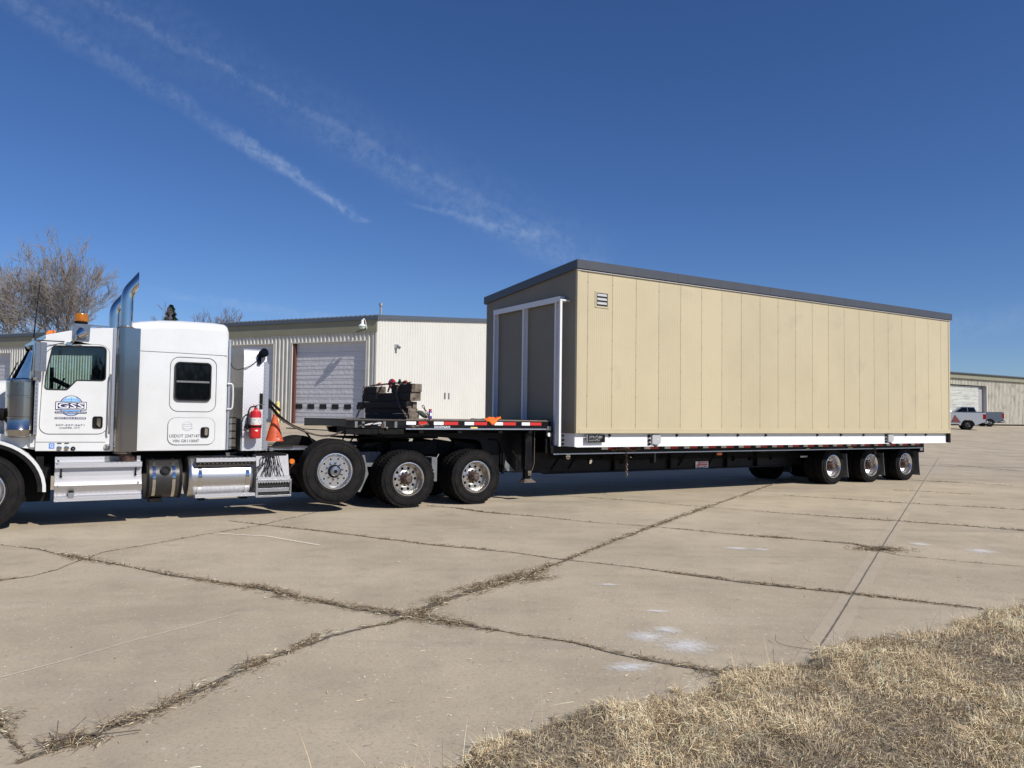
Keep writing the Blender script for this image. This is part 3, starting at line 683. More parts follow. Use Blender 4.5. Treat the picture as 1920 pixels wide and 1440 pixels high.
# ------------------------------------------------------------------ warehouse with doors
def wframe(name, label, cat, p, ang):
    e = bpy.data.objects.new(name, None); COL.objects.link(e); e.location = p; e.rotation_euler = (0, 0, ang); e['_o'] = [0, 0, 0]
    return tag(e, label, cat)
def ribbed(mb, x0, x1, z0, z1, y, pitch, dep, mt, axis='x', top=.35, back=True, sgn=-1):
    """corrugated sheet: trapezoid ribs standing out of plane y toward sgn"""
    n = max(1, round((x1-x0)/pitch)); p = (x1-x0)/n; prof = []
    for k in range(n):
        a = x0+k*p; r = p*top
        prof += [(a, 0), (a+p*.5-r*.5-.02, 0), (a+p*.5-r*.5+.01, 1), (a+p*.5+r*.5-.01, 1), (a+p*.5+r*.5+.02, 0)]
    prof.append((x1, 0)); vs = []
    for (u, d) in prof:
        for z in (z0, z1): vs.append((u, y+sgn*dep*d, z) if axis == 'x' else (y+sgn*dep*d, u, z))
    mb.add(vs, [(2*i, 2*i+2, 2*i+3, 2*i+1) for i in range(len(prof)-1)], mt); return mb
def warehouse():
    # local x runs along the door wall away from the lit corner is NEGATIVE x; local y points into the building
    ang = math.atan2(-.4205, .907)
    r = wframe('warehouse', 'long cream metal warehouse with roller doors, olive fascia and a white gable wall', 'warehouse', (-7.0575, 40.0, .93), ang)
    Lw, D, H = 62.0, 30.0, 5.87
    doors = [(-5.58, -.68, 4.60), (-10.9, -6.0+-.95, 4.62), (-36.2, -30.1, 4.62), (-24, -18.5, 4.6), (-46, -41, 4.6)]
    doors = sorted([(-5.58, -.68, 4.60), (-11.9, -6.93, 4.60), (-35.0, -30.12, 4.60), (-45, -40, 4.6)])
    mb = MB(); x = -Lw; ft = 5.06
    for a, b, h in doors:
        ribbed(mb, x, a, 0.0, ft, 0, .262, .045, 'rail_cream'); ribbed(mb, a, b, h, ft, 0, .262, .045, 'rail_cream'); x = b
    ribbed(mb, x, -.09, 0, ft, 0, .262, .045, 'rail_cream')
    mb.box(-.10, -.002, -.06, .0, 0, H-.34, 'wall_cream')
    mb.box(-Lw, -Lw+.05, 0, D, 0, H, 'wall_cream'); mb.box(-Lw, 0, D-.05, D, 0, H, 'wall_cream')
    for a, b, h in doors:     # jamb and head returns
        mb.box(a-.06, a, -.055, .24, 0, h+.05, 'wall_cream'); mb.box(b, b+.06, -.055, .24, 0, h+.05, 'wall_cream'); mb.box(a, b, -.05, .24, h, h+.05, 'wall_cream')
    mb.build('wall', parent=r)
    mb = MB(); mb.box(-Lw, 0, -.085, .0, ft, H-.175, 'fascia_olive'); mb.build('fascia', parent=r)
    # gable wall: fine ribs, rising to the ridge
    mb = MB(); n = 112; dy = D/n; RZ = 1.55; vs = []; pf = []
    def top(y): return H - .02 + RZ*(1-abs(y-D/2)/(D/2))
    for k in range(n):
        a = k*dy; pf += [(a, 0), (a+dy*.60, 0), (a+dy*.66, .030), (a+dy*.92, .030), (a+dy*.98, 0)]
    pf.append((D, 0))
    for (y, d) in pf: vs += [(d, y, 0), (d, y, top(y))]
    mb.add(vs, [(2*i, 2*i+2, 2*i+3, 2*i+1) for i in range(len(pf)-1)], 'wall_white'); mb.build('gable_wall', parent=r)
    mb = MB()
    for sgn in (0, 1):
        y0, y1 = (-.15, D/2) if sgn == 0 else (D+.15, D/2)
        z0, z1 = H-.02, H+RZ
        mb.add([(-Lw, y0, z0), (.12, y0, z0), (.12, y1, z1), (-Lw, y1, z1), (-Lw, y0, z0+.06), (.12, y0, z0+.06), (.12, y1, z1+.06), (-Lw, y1, z1+.06)],
               [(0, 1, 2, 3), (7, 6, 5, 4), (0, 4, 5, 1), (1, 5, 6, 2), (2, 6, 7, 3), (3, 7, 4, 0)], 'roof_metal')
    k = -Lw
    while k < .1: mb.cyl((k, -.17, H+.05), (k, 2.5, H+.055+RZ*2.6/15), .035, n=6, mt='roof_edge'); k += .305
    mb.build('roof', parent=r)
    mb = MB(); mb.box(-Lw, .13, -.17, -.09, H-.17, H+.0, 'roof_edge'); mb.build('eave_gutter', parent=r)
    mb = MB()
    for (ya, yb) in ((-.13, D/2), (D+.13, D/2)):
        za, zb = H-.02, H+RZ
        mb.add([(.03, ya, za-.14), (.13, ya, za-.14), (.13, yb, zb-.14), (.03, yb, zb-.14), (.03, ya, za+.09), (.14, ya, za+.09), (.14, yb, zb+.09), (.03, yb, zb+.09)],
               [(0, 1, 2, 3), (7, 6, 5, 4), (0, 4, 5, 1), (1, 5, 6, 2), (3, 7, 4, 0)], 'roof_edge')
    mb.build('rake_trim', parent=r)
    first = True
    for i, (a, b, h) in enumerate(reversed(doors)):
        m = MB(); ns = 9; y = .165; sh = h/ns
        for k in range(ns):
            z0 = k*sh; m.box(a+.01, b-.01, y, y+.05, z0+.006, z0+sh-.006, 'door_white')
            m.box(a+.01, b-.01, y-.012, y, z0+.10, z0+.20, 'door_white'); m.box(a+.01, b-.01, y-.012, y, z0+.30, z0+.40, 'door_white')
        m.box(a+.01, b-.01, y+.03, y+.06, 0, h, 'door_grey')
        d = m.build('roller_door', parent=r, bevel=0)
        if i == 0: d['label'] = 'white roller door with a row of five small dark windows'
        nw = 6; gw = (b-a)/nw
        for k in range(nw):
            x0 = a+gw*(k+.5)-.24; w = MB(); w.prism(rrect(x0, x0+.46, 1.00, 1.27, .05, 3), y-.022, y+.01, 'rubber_seal'); w.build('window', parent=d)
        f = MB(); f.box(a, a+.16, .0, .16, 0, h, 'door_frame_red' if i == 0 else 'door_grey'); f.build('door_jamb', parent=r)
    # flue, wall box, small vents, gooseneck lamp
    m = MB(); m.cyl((-1.4, 2.3, H+.2), (-1.4, 2.3, H+.95), .07, n=12, mt='pipe_metal'); m.cyl((-1.4, 2.3, H+.92), (-1.4, 2.3, H+1.08), .12, n=12, mt='pipe_metal'); m.build('flue', parent=r)
    m = MB(); m.box(.01, .16, 1.55, 1.80, 4.35, 4.55, 'pipe_metal'); m.cyl((.16, 1.67, 4.45), (.30, 1.67, 4.36), .05, .09, 12, 'grey_plastic'); m.build('wall_light', parent=r, bevel=.01)
    for (y, s) in ((7.05, .12), (7.55, .09)):
        m = MB(); m.box(.015, .05, y, y+s, 1.75, 2.12, 'grey_plastic')
        for k in range(5): m.box(.05, .06, y+.01, y+s-.01, 1.79+k*.065, 1.81+k*.065, 'pipe_metal')
        m.build('wall_vent', parent=r)
    L = wframe('wall_lamp', 'white gooseneck lamp with green tinted lens above the roller door by the corner', 'lamp', w_at(r, (-.62, -.06, 5.35)), ang)
    m = MB(); m.tube(smooth_path([(0, 0, -.15), (0, -.08, .05), (0, -.18, .30), (0, -.30, .38), (0, -.42, .22)], 5), .022, 8, 'white_plain'); m.box(-.06, .06, -.02, .03, -.28, -.02, 'grey_plastic'); m.build('arm', parent=L)
    m = MB(); m.lathe([(.02, .34), (.06, .33), (.08, .12), (.21, .02), (.21, 0), (.19, 0)], (0, -.42, -.02), 20, 'z', 'white_plain'); m.build('lamp_shade', parent=L)
    m = MB(); m.lathe([(.0, -.16), (.10, -.14), (.17, -.06), (.18, .01)], (0, -.42, -.02), 18, 'z', 'green_lamp'); m.build('lens', parent=L)
    # bollards
    for i, (x, y, lab) in enumerate(((-6.05, -.55, 'yellow bollard just left of the red jamb of the roller door'), (-7.05, -.50, 'yellow bollard behind the orange traffic cone'), (-12.1, -.6, 'yellow bollard left of the second roller door'))):
        p = w_at(r, (x, y, 0)); p.z = G(p.x, p.y)
        m = MB(); m.lathe([(.001, 1.20), (.06, 1.19), (.095, 1.15), (.10, 1.10), (.10, -.03)], (0, 0, 0), 16, 'z', 'yellow_paint')
        b = m.build('bollard', None, None, (0, 0, 0)); b.location = p; tag(b, lab, 'bollard', 'yellow bollards guarding the roller doors')
def w_at(r, v):
    a = r.rotation_euler[2]; return Vector((r.location.x + v[0]*math.cos(a)-v[1]*math.sin(a), r.location.y + v[0]*math.sin(a)+v[1]*math.cos(a), r.location.z+v[2]))
warehouse()
def shed():
    p = Vector((55.554, 90.0, 1.50)); r = wframe('storage_shed', 'weathered ribbed metal shed with a big door on the far right', 'shed', p, ANG)
    H = 5.78; mb = MB(); hz = lambda x: H - .012*(x)   # front wall
    rnd = random.Random(3); mt = 'wall_weather'
    ribbed(mb, .06, 34, 0, 5.15, 0, .31, .07, mt, top=.42); ribbed(mb, -13.2, .06, 4.45, 5.15, 0, .31, .07, mt, top=.42); ribbed(mb, -40, -13.2, 0, 5.15, 0, .31, .07, mt, top=.42)
    mb.box(-13.2, -13.1, -.05, .5, 0, 4.45, 'wall_cream'); mb.box(-.06, .08, -.08, .5, 0, 4.5, 'wall_cream')
    mb.box(-40, -39.9, 0, 18, 0, H, mt); mb.box(33.9, 34, 0, 18, 0, H, mt); mb.box(-40, 34, 17.9, 18, 0, H, mt)
    mb.build('wall', parent=r)
    m = MB(); m.box(-40, 34, -.30, -.02, 5.15, H-.08, 'fascia_olive'); m.build('fascia', parent=r)
    m = MB(); m.add([(-40.3, -.5, H-.05), (34.3, -.5, H-.05), (34.3, 9, H+.5), (-40.3, 9, H+.5), (-40.3, 18.3, H), (34.3, 18.3, H)], [(0, 1, 2, 3), (3, 2, 5, 4)], 'roof_metal')
    m.box(-40.3, 34.3, -.52, -.44, H-.09, H+.02, 'roof_edge'); m.build('roof', parent=r)
    m = MB()
    for k in range(14):
        z = .02+k*.31; dx = rnd.uniform(-.12, .1)
        m.add([(-13, .30, z), (-1.30+dx, .30, z), (-1.34+dx, .22+rnd.uniform(-.05, .05), z+.30), (-13, .24, z+.30)], [(0, 1, 2, 3)], 'curtain')
    m.build('slatted_door', parent=r)
    m = MB(); m.box(-13.2, 0, .40, .46, 0, 4.46, 'door_grey'); m.box(-4.1, -3.8, .30, .39, 0, 4.46, 'dark_void'); m.build('door_back', parent=r)
shed()
# ------------------------------------------------------------------ bare trees
def tree(x, y, h, spread, seed, name, label, levels=7, lean=0, mt='bark', tw='twig', trunk_r=.28, first=.16, group=None, minr=.006, rz=0):
    d_ = y; rnd = random.Random(seed); segs = {0: [], 1: []}
    def grow(p, d, L, r, lv):
        n = 4 if lv < 4 else 3; a = p; dd = d.copy(); pts = [a.copy()]; kids = []
        for i in range(n):
            dd = (dd + Vector((rnd.gauss(0, .10), rnd.gauss(0, .10), rnd.gauss(.075, .05)))).normalized()
            a = a + dd*L/n; pts.append(a.copy())
            if lv > 0 and i > 0 or lv > 2: kids.append((a.copy(), dd.copy(), i/n))
        rs = [max(minr, r*(1-.45*i/n)) for i in range(n+1)]
        segs[0 if lv < 4 else 1].append((pts, rs, 6 if lv < 2 else (4 if lv < 4 else 3)))
        if lv >= levels: return
        nb = rnd.choice((2, 3)) if lv < 2 else 2
        for k in range(nb):
            ax = dd.orthogonal().normalized(); ax.rotate(Matrix.Rotation(rnd.uniform(0, 2*PI), 3, dd)); nd = dd.copy(); nd.rotate(Matrix.Rotation(rnd.uniform(.22, .62)*spread, 3, ax))
            grow(a, nd, L*rnd.uniform(.68, .88), rs[-1]*.82, lv+1)
        for (q, qd, u) in kids:
            if rnd.random() < (.56 if lv < 4 else .64):
                ax = qd.orthogonal().normalized(); ax.rotate(Matrix.Rotation(rnd.uniform(0, 2*PI), 3, qd)); nd = qd.copy(); nd.rotate(Matrix.Rotation(rnd.uniform(.35, .8), 3, ax))
                grow(q, nd, L*rnd.uniform(.5, .85), r*.45, lv+(1 if lv < 2 else 2))
    z = G(x, y)
    L0 = h*first; grow(Vector((0, 0, -.2)), Vector((lean, 0, 1)).normalized(), L0*1.25, trunk_r, 0)
    e = bpy.data.objects.new(name, None); COL.objects.link(e); e.location = (x, y, z); e.rotation_euler = (0, 0, rz); e['_o'] = [0, 0, 0]; tag(e, label, 'tree', group)
    zs = sorted(p.z for g in segs.values() for s in g for p in s[0]); sc = h/zs[int(len(zs)*(.995 if d_ < 100 else .9995))-1]; print('tree', label[:30], sum(len(g) for g in segs.values()))
    for key, nm, m_ in ((0, 'trunk', mt), (1, 'crown', tw)):
        V = []; F = []; o = 0
        for pts, rs, n in segs[key]:
            m = len(pts)
            for i in range(m):
                T = (pts[min(i+1, m-1)]-pts[max(i-1, 0)]).normalized(); A = Vector((T.y, -T.x, 0.01)).normalized(); B = T.cross(A)
                for k in range(n): c = 2*PI*k/n; V.append((pts[i] + A*math.cos(c)*rs[i] + B*math.sin(c)*rs[i])*sc)
            for i in range(m-1):
                for k in range(n): F.append((o+i*n+k, o+i*n+(k+1) % n, o+(i+1)*n+(k+1) % n, o+(i+1)*n+k))
            o += m*n
        me = npmesh(nm, [tuple(v) for v in V], F, mats=[m_], smooth=True); ob = link(nm, me); ob.parent = e
    return e
def px(x, d): return (x-960)/1442*d
tree(px(62, 95), 95, 19.4, 1.05, 11, 'bare_tree', 'large bare spreading tree at the left edge behind the warehouse', 8, trunk_r=.42, first=.15, minr=.011)
tree(px(150, 88), 88, 18.6, 1.0, 31, 'bare_tree', 'bare tree right behind the amber beacon and exhaust stacks', 8, rz=PI*.93, trunk_r=.34, first=.15, minr=.012)
tree(px(-25, 92), 92, 17.0, .85, 5, 'bare_tree', 'bare tree half cut off at the left edge of the photo', 7, trunk_r=.3, first=.16, minr=.012)
FG = 'bare trees far behind the warehouse roof'
for i, (xx, d, h, sd, lab) in enumerate(((342, 150, 20.3, 1, 'low bare tree next to the small evergreen'), (372, 150, 20.0, 2, 'rounded bare treetop above the middle of the white sleeper roof'), (396, 150, 20.8, 3, 'bushy bare treetop above the rear of the sleeper roof'),
        (420, 148, 19.6, 4, 'bare treetop just right of the white sleeper roof'), (462, 210, 25.8, 6, 'faint distant treetop left above the warehouse eave'), (512, 210, 26.4, 7, 'faint distant treetop nearest the roof ridge of the warehouse'))):
    tree(px(xx, d), d, h*(1.0 if i < 4 else .97), .62, 60+sd, 'bare_tree', lab, 6, mt='twig_far', tw='twig_far', trunk_r=.25, first=.17, group=FG, minr=.02)
def evergreen(x, y, h, label):
    e = bpy.data.objects.new('evergreen_tree', None); COL.objects.link(e); e.location = (x, y, G(x, y)); e['_o'] = [0, 0, 0]; tag(e, label, 'tree')
    m = MB(); m.cyl((0, 0, -.2), (0, 0, h*.95), .3, .03, 8, 'bark'); m.build('trunk', parent=e)
    rnd = random.Random(2); V = []; F = []
    for k in range(7000):
        u = rnd.random()**.45; z = h*(.12+.88*u); R = (h*.20)*(1-u)**.62*(.6+.4*math.sin(u*60)**2)+.03; a = rnd.uniform(0, 2*PI); rr = R*math.sqrt(rnd.uniform(.15, 1)); s = .28
        c = Vector((rr*math.cos(a), rr*math.sin(a), z - rr*.25)); d1 = Vector((math.cos(a), math.sin(a), rnd.uniform(-.6, .3)))*s; d2 = Vector((rnd.gauss(0, 1), rnd.gauss(0, 1), rnd.gauss(0, 1))).normalized()*s*.35
        o = len(V); V += [tuple(c-d2), tuple(c+d2), tuple(c+d1+d2*.2), tuple(c+d1-d2*.2)]; F.append((o, o+1, o+2, o+3))
    o = link('crown', npmesh('crown', V, F, mats=['needles'])); o.parent = e
evergreen(px(316, 150), 150, 20.8, 'small dark evergreen treetop above the front of the sleeper roof')
# ------------------------------------------------------------------ pickups
def pickup(name, label, p, ang, paint, scale=1.0, tyre=.43):
    """local x points to the tail, y toward the viewer side is negative; origin under the rear axle, near side"""
    e = wframe(name, label, 'pickup truck', p, ang); e.scale = (scale,)*3
    def arch(cx, r): return [(cx-r*math.cos(PI*k/10), tyre*.9+r*math.sin(PI*k/10)) for k in range(11)]
    r = tyre*1.22; wb = -3.75
    low = [(-4.75, .55)] + arch(wb, r) + [(-2.9, .48), (-.7, .48)] + arch(0, r) + [(1.05, .62), (1.28, .66)]
    up = [(1.30, 1.40), (1.25, 1.45), (-1.15, 1.47), (-3.2, 1.42), (-4.6, 1.28), (-4.9, .95)]
    m = MB(); m.prism(low+up, 0, 1.95, paint); m.build('body', parent=e, bevel=.04, ang=30)
    m = MB(); m.add([(-1.15, .05, 1.46), (-1.32, .22, 1.98), (-2.55, .22, 2.0), (-3.35, .08, 1.44), (-1.15, 1.90, 1.46), (-1.32, 1.73, 1.98), (-2.55, 1.73, 2.0), (-3.35, 1.87, 1.44)],
                    [(0, 1, 2, 3), (7, 6, 5, 4), (1, 5, 6, 2), (0, 4, 5, 1), (3, 2, 6, 7), (0, 3, 7, 4)], paint); m.build('cab_roof', parent=e, bevel=.05)
    for q in ((( -1.28, 1.52), (-1.40, 1.90), (-1.98, 1.92), (-1.98, 1.52)), ((-2.06, 1.52), (-2.06, 1.92), (-2.5, 1.92), (-3.1, 1.52))):
        m = MB(); vs = []
        for (x, z) in q: vs.append((x, .05+(z-1.46)*.327-.012, z))
        m.add(vs, [(0, 1, 2, 3)], 'glass_dark'); m.build('side_window', parent=e)
    m = MB(); m.box(-1.0, 1.22, .12, 1.83, 1.455, 1.49, 'black_satin'); m.build('bed_cover', parent=e, bevel=.01)
    for y in (-.01, 1.68):
        m = MB(); m.box(1.08, 1.345, y, y+.26, .90, 1.34, 'tail_red'); m.build('tail_light', parent=e, bevel=.03)
    m = MB(); m.box(1.22, 1.46, -.02, 1.97, .55, .78, 'brushed'); m.build('bumper', parent=e, bevel=.05)
    m = MB(); m.box(1.2, 1.7, .9, 1.05, .42, .50, 'black_satin'); m.box(-4.4, 1.2, .5, 1.45, .40, .62, 'black_satin'); m.build('chassis', parent=e)
    for (cx, cy, fl) in ((0, .0, 1), (wb, .0, 1), (0, 1.95, -1), (wb, 1.95, -1)):
        m = MB(); m.lathe([(tyre*.55, .02), (tyre*.62, .0), (tyre*.93, .01), (tyre, .05), (tyre, .25), (tyre*.93, .29), (tyre*.5, .29)], (0, 0, 0), 28, 'y', 'rubber'); w = m.build('wheel', parent=e, off=(0, 0, 0))
        w.location = (cx, cy, tyre); w.rotation_euler = (0, 0, 0 if fl == 1 else PI)
        m = MB(); m.lathe([(.001, .05), (tyre*.2, .05), (tyre*.5, .07), (tyre*.56, .03)], (0, 0, 0), 24, 'y', 'black_satin')
        for k in range(8):
            a = 2*PI*k/8; m.tube([(.07*math.cos(a), .03, .07*math.sin(a)), (tyre*.5*math.cos(a), .03, tyre*.5*math.sin(a))], .018, 5, 'brushed')
        h = m.build('rim', parent=w, off=(0, 0, 0))
    m = MB(); m.add([(-1.25, -.012, .62), (-.50, -.012, .62), (-.95, -.012, 1.28)], [(0, 1, 2)], 'wedge_red') if tyre > .4 else m.box(-.5, -.4, .9, 1.0, .5, .6, 'black_satin'); m.build('side_wedge' if tyre > .4 else 'spare_bracket', parent=e)  # silver pickup gets a flat dark red triangle on its bed side
    return e
def at_px(x, d): return px(x, d)
q = (px(1809, 72.5), 72.0); pk = pickup('pickup_truck', 'silver pickup truck parked at right with its tailgate end showing beside the building load', (q[0], q[1], G(*q)-.0), math.radians(-22), 'pickup_silver', 1.12, .42)
q = (px(1851, 86), 85.5); pickup('pickup_truck', 'dark grey pickup truck parked behind the silver one in front of the shed', (q[0], q[1], G(*q)), math.radians(-10), 'pickup_grey', 1.10, .38)
# ------------------------------------------------------------------ wheels (shared meshes)
def tyre_mesh(R, W, rim, tread):
    m = MB(); c = .035
    prof = [(rim-.01, .035), (rim+.015, .01), (rim+.03, .004), ((rim+R)/2-.03, -.008), ((rim+R)/2+.03, -.008), (R-.055, .004), (R-.035, .010), (R-.012, .022), (R-.012, .05)]
    full = prof + [(r, W-y) for r, y in reversed(prof)]
    m.lathe(full, n=72, mt='rubber_side')
    # narrow raised lines on the sidewall
    for rr in (rim+.045, R-.075): m.lathe([(rr, -.004), (rr+.004, -.011), (rr+.010, -.011), (rr+.014, -.004)], n=72, mt='rubber_side')
    if tread == 'lug':
        n = 46
        for k in range(n):
            for row, (ya, yb, off) in enumerate(((.006, .075, 0), (.085, .135, .5), (.145, W-.155, .2), (W-.135, W-.085, .6), (W-.075, W-.006, .1))):
                a0 = 2*PI*(k+off)/n; a1 = a0+2*PI/n*.62; r0, r1 = R-.022, R
                vs = []
                for a in (a0, a1):
                    for r in (r0, r1):
                        for y in (ya, yb): vs.append((r*math.cos(a), y, r*math.sin(a)))
                m.add(vs, [(0, 1, 3, 2), (4, 6, 7, 5), (0, 2, 6, 4), (1, 5, 7, 3), (2, 3, 7, 6)], 'rubber')
        for k in range(60):
            a0 = 2*PI*k/60; a1 = a0+2*PI/60*.55; vs = []
            for a in (a0, a1):
                for r, y in ((R-.05, .003), (R-.006, .003), (R-.006, .02), (R-.05, .02)): vs.append((r*math.cos(a), y, r*math.sin(a)))
            m.add(vs, [(0, 4, 5, 1), (1, 5, 6, 2), (0, 1, 2, 3), (4, 7, 6, 5)], 'rubber')
    else:
        for (ya, yb) in ((.012, W*.2), (W*.23, W*.4), (W*.43, W*.57), (W*.6, W*.77), (W*.8, W-.012)):
            m.lathe([(R-.02, ya), (R-.004, ya), (R, ya+.012), (R, yb-.012), (R-.004, yb), (R-.02, yb)], n=72, mt='rubber')
    return m.mesh('tyre', 'rubber')
def disc_holes(m, r0, r1, rc, rh, n, y, mt, M=16):
    """annulus with n round holes"""
    for k in range(n):
        a0 = 2*PI*k/n; h = PI/n; vs = []
        for j in range(M):
            t = 2*PI*j/M
            hx = rc+rh*math.cos(t); hy = rh*math.sin(t); r = math.hypot(hx, hy); a = math.atan2(hy, hx)
            vs.append((r*math.cos(a0+a), y, r*math.sin(a0+a)))
            u, v = math.cos(t), math.sin(t); q = max(abs(u), abs(v)); u /= q; v /= q
            rr = (r0+r1)/2+u*(r1-r0)/2; aa = a0+v*h; vs.append((rr*math.cos(aa), y, rr*math.sin(aa)))
        ba = [(hx) for hx in vs[::2]]
        dv = [(p[0], p[1]+.03, p[2]) for p in ba]
        o = len(vs); vs += dv
        fs = [(2*j, 2*j+1, 2*((j+1) % M)+1, 2*((j+1) % M)) for j in range(M)] + [(2*j, 2*((j+1) % M), o+(j+1) % M, o+j) for j in range(M)]
        m.add(vs, fs, mt)
def rim_mesh(kind_, R, W, mt):
    m = MB()
    if kind_ == 'dish':
        d = .165; m.lathe([(R, .034), (R+.012, .012), (R+.008, .0), (R-.004, -.002), (R-.012, .006), (R-.022, .028), (R-.036, .05), (R-.040, .10), (R-.052, .13), (R-.064, d-.012)], n=48, mt=mt)
        disc_holes(m, .152, R-.064, (.152+R-.064)/2+.004, .027, 10, d-.012, mt)
        m.lathe([(.152, d-.012), (.14, d-.020), (.085, d-.020)], n=40, mt=mt); m.lathe([(R-.02, W-.02), (R-.05, d+.03), (.02, d+.06)], n=32, mt='black_satin')
    elif kind_ == 'flat':
        d = .05; m.lathe([(R, .034), (R+.014, .012), (R+.008, .0), (R-.006, -.002), (R-.016, .008), (R-.030, .032), (R-.044, d)], n=56, mt=mt)
        disc_holes(m, .165, R-.044, R-.085, .0165, 10, d, mt, 16); m.lathe([(.165, d), (.08, d-.004)], n=48, mt=mt); m.lathe([(R-.02, W-.02), (R-.05, d+.04), (.02, d+.06)], n=32, mt='black_satin')
    return m.mesh('wheel', mt)
def hub_mesh(kind_):
    m = MB()
    if kind_ == 'dish':
        d = .145
        for k in range(10):
            a = 2*PI*(k+.5)/10; c = (.125*math.cos(a), .125*math.sin(a)); m.cyl((c[0], d, c[1]), (c[0], d-.022, c[1]), .019, n=6, mt='rust_grey'); m.cyl((c[0], d, c[1]), (c[0], d-.045, c[1]), .011, n=8, mt='chain_steel')
        m.lathe([(.088, d), (.088, .03), (.080, .018), (.066, .014), (.060, .002)], n=28, mt='rust'); m.lathe([(.060, .012), (.058, -.012), (.045, -.022), (.001, -.024)], n=24, mt='rust_grey')
        for k in range(8):
            a = 2*PI*k/8; m.cyl((.073*math.cos(a), .01, .073*math.sin(a)), (.073*math.cos(a), -.008, .073*math.sin(a)), .009, n=6, mt='rust_grey')
        m.lathe([(.105, d-.005), (.098, d-.05), (.088, d-.055)], n=28, mt='rust')
    else:
        d = .046
        for k in range(10):
            a = 2*PI*(k+.5)/10; c = (.143*math.cos(a), .143*math.sin(a)); m.cyl((c[0], d, c[1]), (c[0], d-.03, c[1]), .021, .017, n=6, mt='mirror_shell'); m.cyl((c[0], d-.03, c[1]), (c[0], d-.045, c[1]), .010, n=8, mt='rust_grey')
        m.lathe([(.116, d), (.112, d-.014), (.090, d-.016)], n=32, mt='black_satin'); m.lathe([(.088, d-.012), (.084, -.01), (.074, -.022), (.03, -.028)], n=32, mt='mirror_shell')
        m.lathe([(.030, -.028), (.030, -.040), (.001, -.040)], n=6, mt='black_satin')
    return m.mesh('hub')
T_DRIVE = tyre_mesh(.525, .265, .30, 'lug'); T_LIFT = tyre_mesh(.56, .39, .305, 'rib'); T_STEER = tyre_mesh(.54, .30, .30, 'rib'); T_TRL = tyre_mesh(.478, .26, .30, 'rib')
R_DISH = rim_mesh('dish', .298, .25, 'rim_alloy'); R_DISHB = rim_mesh('dish', .298, .25, 'rim_bright'); R_FLAT = rim_mesh('flat', .303, .37, 'rim_bright')
H_DISH = hub_mesh('dish'); H_FLAT = hub_mesh('flat')
def wheel(parent, s, t, z, tm, rm, hm, far=False, spin=0.0):
    o = bpy.data.objects.new('wheel', rm); COL.objects.link(o); o.parent = parent; b = parent['_o']
    o.location = (s-b[0], t-b[1], z-b[2]); o.rotation_euler = (0, 0, PI) if far else (0, 0, 0); o['_o'] = [0, 0, 0]
    for nm, me in (('tyre', tm), ('hub', hm)):
        if me is None: continue
        c = bpy.data.objects.new(nm, me); COL.objects.link(c); c.parent = o; c.rotation_euler = (0, spin, 0)
    return o
